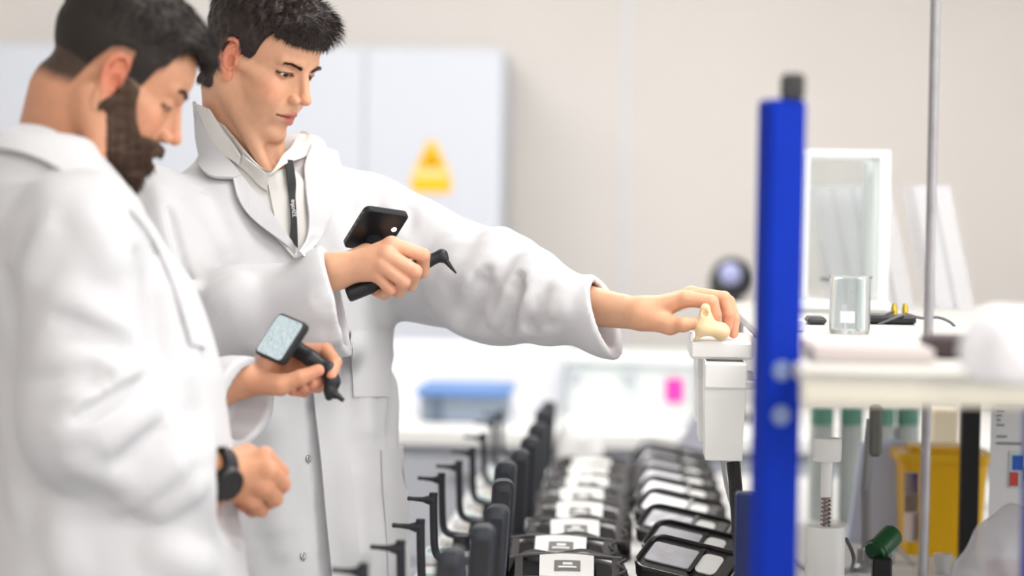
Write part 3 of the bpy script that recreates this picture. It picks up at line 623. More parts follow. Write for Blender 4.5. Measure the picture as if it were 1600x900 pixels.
# pale blue folders leaning behind, wall of jars with green lids
def folder():
    d = 4.45; a = [(1322, 852), (1412, 852), (1412, 690), (1398, 684), (1345, 690)]
    pts = [toB(P(x, y, d)) for x, y in a]; z0 = ZT; m = MB(); o = W(pts[0][0], pts[0][1], ZT)
    poly = [(p[0] - pts[0][0], max(p[2] - ZT, 0)) for p in pts]; poly[0] = (0, 0); poly[1] = (poly[1][0], 0)
    tag(m.prism([(x, y) for x, y in poly], o, EX, EZ, .03).build('document_folder', mat('folder_blue', (206, 218, 250), rough=0.5), None, False), 'pale blue document folder standing behind the grey arm', 'folder')
folder()
for i, (x, lab) in enumerate(((1282, 'left'), (1328, 'second'), (1378, 'third'), (1416, 'right'))):
    d = 4.75; q = P(x, 780, d); k = d / FP; z1 = P(x, 668, d)[2]; e = empty('storage_jar', (q[0], q[1], ZT), 'clear jar with green lid under the shelf, %s of the four' % (lab if i in (0, 3) else lab + ' from the left'), 'jar', 'green-lidded jars')
    MB().lathe([(18 * k, ZT), (19 * k, ZT + .01), (19 * k, z1), (15 * k, z1 + .008)], (q[0], q[1], 0), n=20).build('jar', mat('jar_frost', (196, 204, 202), rough=0.3), e)
    MB().lathe([(18 * k, z1 + .006), (18 * k, z1 + .036), (16 * k, z1 + .04), (.0001, z1 + .04)], (q[0], q[1], 0), n=20).build('lid', mat('lid_green', (104, 160, 140), rough=0.5), e)
c, s = pb(1456, 638, 1500, 690, 5.0, .12, ZT); tag(MB().box(c, s, RB, .004).build('carton', mat('carton_cream', (218, 204, 178), rough=0.7), None, False), 'cream carton behind the yellow bin', 'carton')
c, s = pb(1300, 690, 1560, 720, 4.95, .05, ZT); 
# front plastic bag of parts, small cup, cables
p = P(1580, 830, 3.30); BAG = blob('parts_bag', (p[0] + .01, p[1] + .03, ZT + .075), (.085, .06, .118), 0, mat('bag_clear', (224, 224, 230), rough=0.15, alpha=0.6), 'clear crumpled plastic bag of parts at the lower right', 'bag', .007, 55, ZT + .001)
for i, (dx, dz, m) in enumerate(((0.0, .03, mat('part_rose', (196, 150, 150), rough=0.5)), (.03, .075, mat('part_grey', (150, 150, 156), rough=0.5)), (-.012, .09, mat('part_rose', (196, 150, 150))))):
    o = MB().box((p[0] + .012 + dx, p[1] + .03, ZT + .012 + dz), (.05, .04, .035), RB @ rotz(20 * i), .006).build('part', m, BAG, False)
q = PZ(1473, 897, ZT); tag(MB().lathe([(.012, 0), (.016, .034), (.0145, .034), (.011, .003), (.0001, .003)], q, n=20).build('sample_cup', mat('cup_clear', (226, 226, 226), rough=0.1, alpha=0.6)), 'small translucent sample cup in front of the yellow bin', 'cup')
bz = lambda x, y, l=.005: PZ(x, y, ZT) * [1, 1, 0] + EZ * (ZT + l)
cable('cable', [bz(1240, 880), bz(1262, 893), bz(1290, 898), bz(1330, 893), bz(1372, 882, .012), bz(1400, 876, .02), bz(1424, 884)], .004, M_CABL, 'pale cable looping in front of the yellow bin', 'cables on the bench')
cable('cable', [P(1322, 842, 3.6), P(1330, 858, 3.62), P(1334, 874, 3.66), bz(1330, 896)], .003, M_CAB, 'dark cable dropping behind the white plunger', 'cables on the bench')
cable('cable', [P(1128, 715, 3.66), P(1136, 762, 3.66), P(1148, 800, 3.67), P(1161, 818, 3.71), P(1168, 850, 3.77), bz(1174, 905, .006)], .0032, M_CABL, 'pale cable hanging left below the white bins', 'cables under the bins')
cable('cable', [P(1134, 715, 3.74), P(1142, 748, 3.74), P(1153, 768, 3.75), P(1162, 792, 3.77), P(1172, 830, 3.81), bz(1186, 905, .006)], .0030, M_CABL, 'pale cable hanging right below the white bins', 'cables under the bins')
cable('cable', [P(1146, 722, 3.57), P(1150, 770, 3.56), P(1155, 840, 3.54), P(1160, 900, 3.50), bz(1164, 968, .011)], .010, mat('cable_black', (20, 20, 24), rough=0.5), 'thick black cable running down below the white bins', 'cables under the bins')
# ------------------------------------------------------------------ far things on the back bench
c, s = pb(655, 612, 790, 671, 5.95, .3, ZB); e = thing('storage_crate', c, s, 'blue-grey storage crate on the far bench', 'crate'); M_CR = mat('crate_grey', (138, 150, 166), rough=0.5)
MB().box(c, s, RB, .006).build('tub', M_CR, e, False); MB().box(c + EZ * (s[2] / 2 - .004), (s[0] + .02, s[1] + .02, .02), RB, .004).build('rim', mat('crate_blue', (98, 138, 198), rough=0.5), e, False)
MB().box(c + RB @ np.array([-s[0] * .3, -s[1] / 2 - .003, 0]), (.03, .008, s[2] * .9), RB, .002).build('rib', mat('crate_dark', (96, 110, 128), rough=0.5), e, False)
c, s = pb(600, 540, 888, 612, 6.40, .2, ZB); tag(MB().box(c, s, RB, .01).build('white_carton', mat('carton_lavender', (238, 239, 247), rough=0.6), None, False), 'large pale lavender carton behind the blue-grey crate', 'carton')
c, s = pb(882, 568, 1084, 690, 6.0, .34, ZB); e = thing('clear_bin', c, s, 'large translucent storage bin with clips on the far bench', 'bin')
M_TR = mat('bin_translucent', (222, 230, 230), rough=0.25); MB().box(c, s, RB, .012).build('tub', M_TR, e, False); MB().box(c + EZ * (s[2] / 2 + .006), (s[0] + .02, s[1] + .02, .022), RB, .004).build('lid', mat('bin_lid', (232, 236, 238), rough=0.3), e, False)
for px in (900, 985): 
    q = toB(P(px, 590, 5.98)); MB().box(W(q[0], q[1], q[2]), (.03, .016, .035), RB, .004).build('clip', mat('clip_grey', (188, 192, 200), rough=0.5), e, False)
c2, s2 = pb(1040, 592, 1068, 628, 5.985, .002); tag(MB().box(c2, s2, RB).build('sticky_note', mat('note_pink', (246, 62, 176), rough=0.7), None, False), 'bright pink sticky note on the translucent bin', 'note')
p = P(906, 672, 5.45); blob('tissue_bag', (p[0], p[1], ZT + .07), (.055, .05, .075), 0, mat('bag_pure', (250, 250, 250), rough=0.6), 'bright white puffy bag at the far end of the bench', 'bag', .005, 40, ZT + .001)
c, s = pb(1024, 640, 1092, 770, 5.55, .25, ZT); o = W(*(toB(c)[:2] - [s[0] / 2, .12]), ZT)
tag(MB().prism([(s[0] * .1, 0), (s[0] * 1.2, 0), (s[0] * 1.2, s[2]), (s[0] * .95, s[2])], o, EX, EZ, .03).build('sloped_panel', mat('panel_grey', (176, 176, 190), rough=0.5), None, False), 'grey sloping panel behind the zip pouches', 'panel')
# dark lens instrument beyond the blue post
def lens():
    d = 6.15; q = P(1145, 440, d); e = empty('camera_unit', (q[0], q[1], ZB), 'dark camera unit with pale lens seen left of the blue post', 'camera')
    c, s = pb(1108, 408, 1176, 468, d, .08); MB().lathe([(.050, 0), (.055, .01), (.055, .07), (.045, .08)], P(1145, 436, d), EY, 24).build('housing', M_BLACK, e)
    MB().lathe([(.0001, -.014), (.017, -.012), (.028, -.002), (.028, .002)], P(1141, 428, d - .004), EY, 24).build('lens', mat('lens_lilac', (160, 164, 206), rough=0.15), e)
    a = P(1150, 470, d + .03); b = P(1160, 515, d + .03)
    MB().box(P(1122, 446, d + .03), (.045, .06, .06), RB, .008).build('grip', mat('grip_dark', (48, 50, 42), rough=0.6), e, False)
    MB().tube([P(1150, 455, d + .04), P(1152, 560, d + .04), np.append(P(1152, 560, d + .04)[:2], ZB)], .014, 12).build('stand_rod', M_BLACK, e)
    g = P(1152, 560, d + .04); MB().lathe([(.06, ZB), (.06, ZB + .012), (.02, ZB + .016)], (g[0], g[1], 0), n=24).build('foot', M_BLACK, e)
lens()
# ------------------------------------------------------------------ heads (millimetres: x forward, y left, z up, origin between the ears)
def ear_mm(p, R):
    q = (p - np.array([1, 72.5, -2], np.float32)) @ R   # u forward, w outward, v up
    hel = [(5, 1, 0), (11, 2, 7), (14, 2, 17), (11, 3, 26), (3, 4, 31), (-7, 5, 30), (-14, 5, 23), (-17, 5, 11), (-16, 4, -1), (-12, 3, -12), (-6, 2, -21)]
    f = chain(q, hel, [3.2] * 2 + [3.7] * 9)
    f = np.minimum(f, ell(q, (1, 1.5, -26), (8, 3.6, 8.5)))
    f = smin(f, ell(q, (-1, -1, 2), (14, 3.2, 27)), 3)
    f = smin(f, chain(q, [(3, 2, 21), (-5, 3, 17), (-9, 3.5, 7), (-8, 3, -6), (-3, 3, -14), (4, 3, -16)], [2.6] * 6), 2.5)
    f = smin(f, ell(q, (10, 2, -5), (4, 4.5, 6)), 3)
    f = smax(f, -ell(q, (3, 4.5, -3), (6.5, 6.5, 10)), 2.0)
    f = smax(f, -seg(q, (4, 6, 24), (-12, 6.5, 14), 2.4, 2.2), 2.0)
    return f
def rotm(ax, deg):
    return np.array(Matrix.Rotation(math.radians(deg), 3, ax), np.float32)
EAR_R = rotm('Z', -22) @ rotm('Y', -12)
def head_mm(p, H):
    p = p.astype(np.float32); s = p.copy(); s[:, 1] = np.abs(s[:, 1]); S = s
    f = ell(p, (-6, 0, 44), (94, 73, 77))
    f = smin(f, ell(p, (28, 0, 44), (64, 62, 54)), 14)
    f = smin(f, ell(p, (33, 0, -20), (55, H.get('fw', 56), 70)), 18)
    f = smin(f, chain(S, [(0, 57, 4), (2, H.get('jw', 49), -50), (74, 12, -88)], [12, 14, 13]), 16)
    f = smin(f, ell(p, (80, 0, -89), (14, 19, 14)), 10)
    f = smin(f, seg(S, (64, 43, -12), (22, 60, -2), 10, 10), 12)
    f = smin(f, seg(S, (86, 8, 28), (73, 41, 29), 8.5, 8), 9)
    f = smin(f, ell(S, (62, 33, -30), (24, 22, 30)), 14)
    f = smin(f, ell(S, (48, 26, -58), (30, 22, 28)), 14)
    f = smax(f, -ell(S, (97, 33, 8), (19, 14, 12)), 9)
    f = smin(f, seg(p, (84, 0, 12), (90, 0, -22), 7, 13), 8)
    f = smin(f, seg(p, (89, 0, 20), (108, 0, -14), 6.0, 7.5), 7)
    f = smin(f, ell(p, (110.5, 0, -20), (10, 9.5, 8.5)), 5)
    f = smin(f, ell(S, (99, 12, -25), (10, 6, 7)), 4)
    f = smin(f, ell(p, (77, 0, -52), (20, 28, 26)), 12)
    f = smin(f, seg(S, (99, 2, -48.5), (85, 22, -55), 5.2, 3.5), 3.5)
    f = smin(f, seg(S, (96.5, 0, -62), (85, 19, -57), 6.6, 4), 3.5)
    f = smax(f, -seg(S, (105, 0, -55), (87, 25, -56), 1.8, 1.2), 3)
    f = smax(f, -seg(p, (105, 0, -40), (103, 0, -44), 1.5, 1.5), 3)
    f = smax(f, -ell(S, (104, 6, -32), (5, 3, 3)), 2)
    f = smin(f, ell(S, (72, 31, 11), (13.4, 13.6, 13.0)), 3)
    zc, zo = H.get('eye', (10, 4.4))
    tl = p.copy(); tl[:, 1] = S[:, 1]
    f = smax(f, -ell(tl, (86, 31, zc), (13, 13.5, zo), rotm('X', 6)), 1.2)
    f = smin(f, chain(S, [(84, 20, zc + zo + 3.2), (86, 30, zc + zo + 4), (78, 43, zc + zo + 1)], [1.2, 1.6, 1.2]), 3)
    ix = np.where((S[:, 1] > 48) & (np.abs(S[:, 2]) < 50) & (np.abs(S[:, 0]) < 45))[0]
    if len(ix):
        s2 = S[ix]; v = smin(f[ix], ear_mm(s2, EAR_R), 3)
        q = (s2 - np.array([1, 72.5, -2], np.float32)) @ EAR_R
        f[ix] = smax(v, -ell(q, (3, 4.5, -3), (6.5, 8, 9)), 2.0)
    return f
def skin_cols(q, base, H):
    """painted colouring: lips, dark mouth crease, cheeks, ears, brows, cropped hair and beard shadow"""
    x, y, z = q[:, 0], np.abs(q[:, 1]), q[:, 2]; S = np.stack([x, y, z], 1)
    c = np.tile(np.array(srgb(*base), np.float32), (len(q), 1))
    def mix(m, rgb):
        nonlocal c
        m = np.clip(m, 0, 1)[:, None]; c = c * (1 - m) + np.array(srgb(*rgb), np.float32) * m
    red = H.get('red', (205, 122, 98))
    mix(0.55 * np.exp(-(((x - 70) / 18) ** 2 + ((y - 42) / 16) ** 2 + ((z + 22) / 16) ** 2)), red)
    mix(0.6 * np.exp(-(((x - 110) / 9) ** 2 + (y / 12) ** 2 + ((z + 21) / 9) ** 2)), red)
    mix(0.75 * sstep(3, 0, ear_mm(S, EAR_R)) * (y > 64), red)
    lip = np.minimum(seg(S, (100, 2, -50), (86, 22, -55.5), 4.8, 2.5), seg(S, (98, 0, -61), (86, 19, -57), 5.4, 2.8))
    mix(0.9 * sstep(1.8, -0.4, lip) * (x > 70), H.get('lip', (190, 98, 94)))
    mix(0.9 * sstep(2.2, 0.6, seg(S, (103, 0, -55), (87, 24, -56), 0.5, 0.3)), (92, 45, 40))  # dark line painted along the crease between the lips
    if 'stub' in H: mix(H['stub'] * sstep(-30, -48, z) * sstep(-10, 20, x), (120, 92, 78))
    zc, zo = H.get('eye', (10, 4.4))
    e = np.sqrt(((y - 31) / 14.5) ** 2 + ((z - zc) / (zo + 2.2)) ** 2)
    mix(0.45 * sstep(1.35, 0.9, e) * (x > 70), (110, 66, 54))
    mix(0.9 * sstep(1.5, 0.5, np.abs(e - 0.93) * 6) * (z > zc - 1) * (x > 70), (38, 24, 20))
    if 'hairm' in H: mix(0.95 * sstep(-7, H.get('fade', 6), H['hairm'](q)), H['hair'])
    if 'beardm' in H: mix(0.9 * sstep(-4, 4, H['beardm'](q)) * sstep(7, 3, head_mm(q, H)), H['beard'])
    return c
def strands(roots, dirs, lens, rad, bend, nseg=3):
    """thin tapering hairs as three-sided spikes"""
    n = len(roots); d = dirs / (np.linalg.norm(dirs, axis=1)[:, None] + 1e-9)
    a = np.cross(d, np.array([0.31, 0.77, 0.55])); a /= np.linalg.norm(a, axis=1)[:, None] + 1e-9; b = np.cross(d, a)
    V = np.zeros((n, nseg * 3 + 1, 3), np.float32)
    for s in range(nseg + 1):
        t = s / nseg; c = roots + d * (lens * t)[:, None] + bend * (lens * t * t)[:, None]
        if s == nseg: V[:, nseg * 3] = c
        else:
            r = (rad * (1 - 0.75 * t))[:, None]
            for k in range(3):
                an = 2.0944 * k; V[:, s * 3 + k] = c + r * (math.cos(an) * a + math.sin(an) * b)
    T = []
    for s in range(nseg - 1):
        for k in range(3):
            i0, i1 = s * 3 + k, s * 3 + (k + 1) % 3; T += [(i0, i1, i1 + 3), (i0, i1 + 3, i0 + 3)]
    for k in range(3): T.append(((nseg - 1) * 3 + k, (nseg - 1) * 3 + (k + 1) % 3, nseg * 3))
    T = np.array(T); Q = (T[None] + (np.arange(n) * (nseg * 3 + 1))[:, None, None]).reshape(-1, 3)
    return V.reshape(-1, 3), Q
def face_frame(c, alpha, pitch, roll=0.0):
    """columns: forward, left, up in the world; alpha from the camera towards image right"""
    fw = np.array([math.sin(alpha), -math.cos(alpha), 0]); lf = np.array([-fw[1], fw[0], 0]); up = np.array([0, 0, 1.0])
    f2 = fw * math.cos(pitch) - up * math.sin(pitch); u2 = up * math.cos(pitch) + fw * math.sin(pitch)
    l3 = lf * math.cos(roll) + u2 * math.sin(roll); u3 = u2 * math.cos(roll) - lf * math.sin(roll)
    return np.stack([f2, l3, u3], 1).astype(np.float32), np.array(c, np.float32)

def head_mm_nc(p, H):                   # scalp only, without the ears
    f = ell(p, (-6, 0, 44), (94, 73, 77)); f = smin(f, ell(p, (28, 0, 44), (64, 62, 54)), 14)
    f = smin(f, ell(p, (33, 0, -20), (55, H.get('fw', 56), 70)), 18)
    S = np.stack([p[:, 0], np.abs(p[:, 1]), p[:, 2]], 1)
    f = smin(f, chain(S, [(0, 57, 4), (2, H.get('jw', 49), -50), (74, 12, -88)], [12, 14, 13]), 16)
    return smin(f, seg(p, (-22, 0, -50), (-30, 0, -110), 56, 60), 18)
# ------------------------------------------------------------------ people
M_SKIN = mat('skin', rough=0.48, vcol=True, sss=0.12, noise=0.05, nscale=90, bump=0.08, bscale=900)
M_COAT = mat('white_cotton', (206, 206, 209), rough=0.85, bump=0.25, bscale=700, noise=0.012, nscale=14)
M_SHIRT = mat('cream_shirt', (212, 210, 206), rough=0.8, bump=0.2, bscale=800)
M_EYE = mat('eye_white', (225, 218, 212), rough=0.15)
M_IRIS = mat('iris', (40, 26, 18), rough=0.15)
M_LACE = mat('lanyard_black', (38, 40, 42), rough=0.7)
M_TROUSER = mat('trouser_grey', (70, 72, 80), rough=0.9, bump=0.2)
M_SHOE = mat('shoe_black', (28, 28, 30), rough=0.4)
M_STEEL = mat('snap_steel', (190, 190, 188), rough=0.3, metal=0.9)
def hand(p, wrist, elbow, mcp, fing, thumb, rw=0.0255, re=0.042, sc=1.0):
    f = seg(p, elbow, wrist, re, rw)
    w2 = [wrist + (m - wrist) * 0.12 for m in mcp]
    palm = None
    for i, m in enumerate(mcp):
        g = seg(p, w2[i], m, 0.0150 * sc, 0.0112 * sc); palm = g if palm is None else smin(palm, g, 0.012)
    f = smin(f, palm, 0.022)
    th = chain(p, thumb, [0.0155 * sc, 0.0125 * sc, 0.0108 * sc, 0.0088 * sc], 0.004)
    f = smin(f, seg(p, wrist, thumb[1], 0.016 * sc, 0.013 * sc), 0.012); f = smin(f, th, 0.008)
    fg = None
    for i, q in enumerate(fing):
        k = (1.1, 1.13, 1.08, 0.96)[i] * sc
        g = chain(p, [mcp[i]] + list(q), [0.0105 * k, 0.0094 * k, 0.0083 * k, 0.0070 * k], 0.002)
        fg = g if fg is None else smin(fg, g, 0.0016)
    return smin(f, fg, 0.006)
def hand_cols(V, base, tips, knuck):
    c = np.tile(np.array(srgb(*base), np.float32), (len(V), 1)); pk = np.array(srgb(222, 140, 120), np.float32)
    for t, r, a in [(t, 0.013, 0.55) for t in tips] + [(k, 0.012, 0.4) for k in knuck]:
        m = (a * np.exp(-((V - t) ** 2).sum(1) / r ** 2))[:, None]; c = c * (1 - m) + pk * m
    return c
def torso_sdf(p, T):
    """elliptical column with a profile; T: origin, alpha, table of (z, shift forward, shift left, half depth, half width)"""
    q = p - T['o'].astype(np.float32); ca, sa = math.cos(T['al']), math.sin(T['al'])
    fx, fy = sa, -ca; x = q[:, 0] * fx + q[:, 1] * fy; y = q[:, 0] * -fy + q[:, 1] * fx; z = p[:, 2]
    t = T['tab']; zs = t[:, 0]
    x = x - np.interp(z, zs, t[:, 1]); y = y - np.interp(z, zs, t[:, 2]); a = np.interp(z, zs, t[:, 3]); b = np.interp(z, zs, t[:, 4])
    n = T.get('n', 2.3); k = ((np.abs(x) / a) ** n + (np.abs(y) / b) ** n) ** (1 / n)
    f = (k - 1) * np.minimum(a, b) * 0.85
    return smax(f, np.maximum(z - T['top'], T['bot'] - z), 0.012)
def sleeve(p, pts, rs, cut_n, cut_p, wall=0.012, deep=0.045):
    n = unit(cut_n).astype(np.float32); cp = np.array(cut_p, np.float32)
    e = pts[-1] + (pts[-1] - pts[-2]) / np.linalg.norm(pts[-1] - pts[-2]) * 0.08
    P2 = list(pts) + [e]; R2 = list(rs) + [rs[-1]]
    f = chain(p, P2, R2, 0.05); pl = (p - cp) @ n
    inner = np.maximum(chain(p, P2[-3:], [r - wall for r in R2[-3:]], 0.03), -(pl + deep))
    return f, pl, inner
def sheet(name, f, L, R, lift, mtl, parent, n=22, m=8, thick=0.003, d0=2.4, d1=4.6, cols=None):
    """cloth strip lying on the surface f between two outlines seen in the photograph"""
    L = spline(L, 10); R = spline(R, 10)
    li = L[np.linspace(0, len(L) - 1, n).astype(int)]; ri = R[np.linspace(0, len(R) - 1, n).astype(int)]
    px = np.array([li[i] + (ri[i] - li[i]) * j / m for i in range(n) for j in range(m + 1)])
    X, g = on_surf(f, px, lift, d0, d1)
    for _ in range(4):                    # relax into smooth cloth
        A = X.reshape(n, m + 1, 3); B = A.copy(); B[1:-1] = 0.5 * A[1:-1] + 0.25 * (A[:-2] + A[2:]); B[:, 1:-1] = 0.5 * B[:, 1:-1] + 0.25 * (B[:, :-2] + B[:, 2:]); X = B.reshape(-1, 3)
    w = m + 1; Y = X - g * thick; N = len(X)
    q = [(i * w + j, i * w + j + 1, (i + 1) * w + j + 1, (i + 1) * w + j) for i in range(n - 1) for j in range(m)]
    fa = q + [(d + N, c + N, b + N, a + N) for a, b, c, d in q]
    rim = [i * w for i in range(n)] + [(n - 1) * w + j for j in range(1, w)] + [i * w + m for i in range(n - 2, -1, -1)] + [j for j in range(m - 1, 0, -1)]
    fa += [(rim[k], rim[(k + 1) % len(rim)], rim[(k + 1) % len(rim)] + N, rim[k] + N) for k in range(len(rim))]
    return mesh_obj(name, np.vstack([X, Y]), fa, mtl, parent, True, auto=50)
def add_folds(f, px_list, d0=2.4, d1=4.6):
    """folds drawn along lines of the photograph: (x0, y0, x1, y1, radius, height) ; negative height cuts a crease"""
    rec = []
    k = 6; px = [(x0 + (x1 - x0) * i / k, y0 + (y1 - y0) * i / k) for x0, y0, x1, y1, r, h in px_list for i in range(k + 1)]
    XX, GG = on_surf(f, px, 0, d0, d1)
    for j, (x0, y0, x1, y1, r, h) in enumerate(px_list):
        X, g = XX[j * 7:j * 7 + 7], GG[j * 7:j * 7 + 7]
        if np.linalg.norm(np.diff(X, axis=0), axis=1).max() > 0.09: continue
        rec.append((X + g * (h - r if h > 0 else h + r), r, h))
    def F(p):
        v = f(p)
        for X, r, h in rec:
            ce = X.mean(0).astype(np.float32); q = p - ce; ra = float(np.abs(X - ce).max()) + 0.06
            ix = np.where(np.einsum('ij,ij->i', q, q) < ra * ra * 1.3)[0]
            if len(ix) == 0: continue
            c = chain(p[ix], X, [r * 0.5] + [r] * (len(X) - 2) + [r * 0.5])
            v[ix] = smin(v[ix], c, 0.022) if h > 0 else smax(v[ix], -c, 0.016)
        return v
    return F
def ball(c, r, n=18): return MB().lathe([(r * math.sin(a), -r * math.cos(a)) for a in np.linspace(0.02, 3.12, 12)], c, n=n)
def make_head(person, H, R, c, neck_fn, base, lo_world, hair_fn, hair_n, look):
    """returns skin mesh of the head and neck; adds eyes, brows, hair"""
    def loc(p): return (p - c) @ R * 1000.0
    def f(p):
        q = loc(p); d = head_mm(q, H) / 1000.0
        return neck_fn(p, d)
    lo = np.array(c) - 0.155; hi = np.array(c) + 0.165; lo[2] = lo_world
    V, Q = polygonize(f, lo, hi, 0.0017)
    C = skin_cols(loc(V), base, H)
    for s in (-1, 1):
        e = empty('eye', tuple((np.array([0.072, 0.031 * s, 0.011]) @ R.T) + c)); e.parent = person; e.matrix_parent_inverse = Matrix.Translation(person.location).inverted()
        m = ball((0, 0, 0), 0.0118); v = np.array(m.v) @ R.T + np.array(e.location)
        mesh_obj('eyeball', v, m.f, M_EYE, e)
        gz = unit(look + np.array([0, 0, 0])); i0 = np.array([0.072, 0.031 * s, 0.011]) + gz * 0.0098
        m = MB().lathe([(0.0001, 0.0024), (0.003, 0.0022), (0.0055, 0.0008), (0.0058, -0.001)], i0, gz, 18)
        mesh_obj('iris', np.array(m.v) @ R.T + c, m.f, M_IRIS, e)
    # brows
    for s in (-1, 1):
        n = 320; t = rng.uniform(0, 1, n); z0 = np.interp(t, [0, 0.6, 1], H['brow'])
        r = np.stack([np.interp(t, [0, 0.5, 1], [95, 90, 77]), (11 + 34 * t) * s, z0 + rng.normal(0, 1.5 - 1.0 * t, n)], 1) / 1000.0
        # push onto the skin
        for _ in range(6):
            d0 = head_mm(r * 1000, H) / 1000.0; r[:, 0] -= d0 * 0.8
        d = np.stack([np.full(n, 0.35), np.full(n, 1.0 * s), rng.normal(0.25, 0.2, n) - 0.5 * t], 1)
        v, q = strands(r, d, rng.uniform(0.006, 0.010, n), np.full(n, 0.00025), np.zeros((n, 3)))
        mesh_obj('eyebrow', v @ R.T + c, q, mat('brow_hair', (58, 40, 32), rough=0.6), person)
    # hair: a soft volume with thousands of hairs on it
    hv, hq = polygonize(lambda p: hair_fn(p), (-0.14, -0.11, -0.085), (0.155, 0.11, 0.165), 0.0028)
    return V, Q, C, hv, hq
def hair_mesh(person, name, R, c, hv, hq, n, flow, rad, mtl):
    tri = hv[hq[:, [0, 1, 2]]]; ar = np.linalg.norm(np.cross(tri[:, 1] - tri[:, 0], tri[:, 2] - tri[:, 0]), axis=1)
    nr = np.cross(tri[:, 1] - tri[:, 0], tri[:, 2] - tri[:, 0]); nr /= np.linalg.norm(nr, axis=1)[:, None] + 1e-12
    k = rng.choice(len(tri), n, p=ar / ar.sum()); u = rng.uniform(0, 1, (n, 2)); qd = hv[hq[k]]; a, b = u[:, :1], u[:, 1:]; root = (qd[:, 0] * (1 - a) + qd[:, 1] * a) * (1 - b) + (qd[:, 3] * (1 - a) + qd[:, 2] * a) * b
    d, l, bend, keep = flow(root * 1000, nr[k]); root, d, l, bend = root[keep], d[keep], l[keep], bend[keep]
    root = root - nr[k][keep] * 0.003
    v, q = strands(root, d, l, np.full(len(root), rad), bend)
    q4 = np.hstack([q, q[:, 2:]])
    f = [tuple(x) for x in hq] + [tuple(x) for x in (q + len(hv))]
    return mesh_obj(name, np.vstack([hv, v]) @ R.T + c, f, mtl, person)
def lower_body(person, T, hipz, foot, al, dx=0.0):
    """trousers and shoes under the coat"""
    o = T['o']; fw = np.array([math.sin(al), -math.cos(al), 0]); lf = np.array([-fw[1], fw[0], 0]); legs = []
    for s in (-1, 1):
        hip = np.array([o[0], o[1], 0]) + lf * 0.075 * s + np.array([0, 0, hipz]); kn = hip * [1, 1, 0] + fw * 0.03 + [0, 0, 0.5]; an = hip * [1, 1, 0] - fw * 0.01 + lf * 0.02 * s + [0, 0, 0.1]
        legs.append((hip, kn, an))
    def f(p):
        v = None
        for h, k, a in legs:
            g = chain(p, [h, k, a, a - [0, 0, 0.055]], [0.085, 0.07, 0.06, 0.062], 0.03); v = g if v is None else smin(v, g, 0.02)
        v = smin(v, ell(p, (o[0], o[1], hipz + 0.06), (0.13, 0.13, 0.13)), 0.05)
        return np.maximum(v, 0.045 - p[:, 2])
    lo, hi = box_of([x for l in legs for x in l], 0.16); lo[2] = 0.03; hi[2] = hipz + 0.19
    V, Q = polygonize(f, lo, hi, 0.012); mesh_obj('trousers', V, Q, M_TROUSER, person)
    for h, k, a in legs:
        def g(p):
            v = smin(seg(p, a - [0, 0, 0.03], a + fw * 0.03 - [0, 0, 0.06], 0.045, 0.04), seg(p, a - [0, 0, 0.065], a + fw * 0.17 - [0, 0, 0.07], 0.042, 0.034), 0.03)
            return smax(v, 0.002 - p[:, 2], 0.006)
        lo, hi = box_of([a - fw * 0.06, a + fw * 0.22], 0.07); lo[2] = -0.01; hi[2] = 0.13
        V, Q = polygonize(g, lo, hi, 0.008); mesh_obj('shoe', V, Q, M_SHOE, person)
    def skin(p):
        v = None
        for h, k, a in legs:
            g = chain(p, [h, k, a, a - [0, 0, 0.05]], [0.07, 0.052, 0.04, 0.035], 0.03); v = g if v is None else smin(v, g, 0.02)
        return v
    return skin
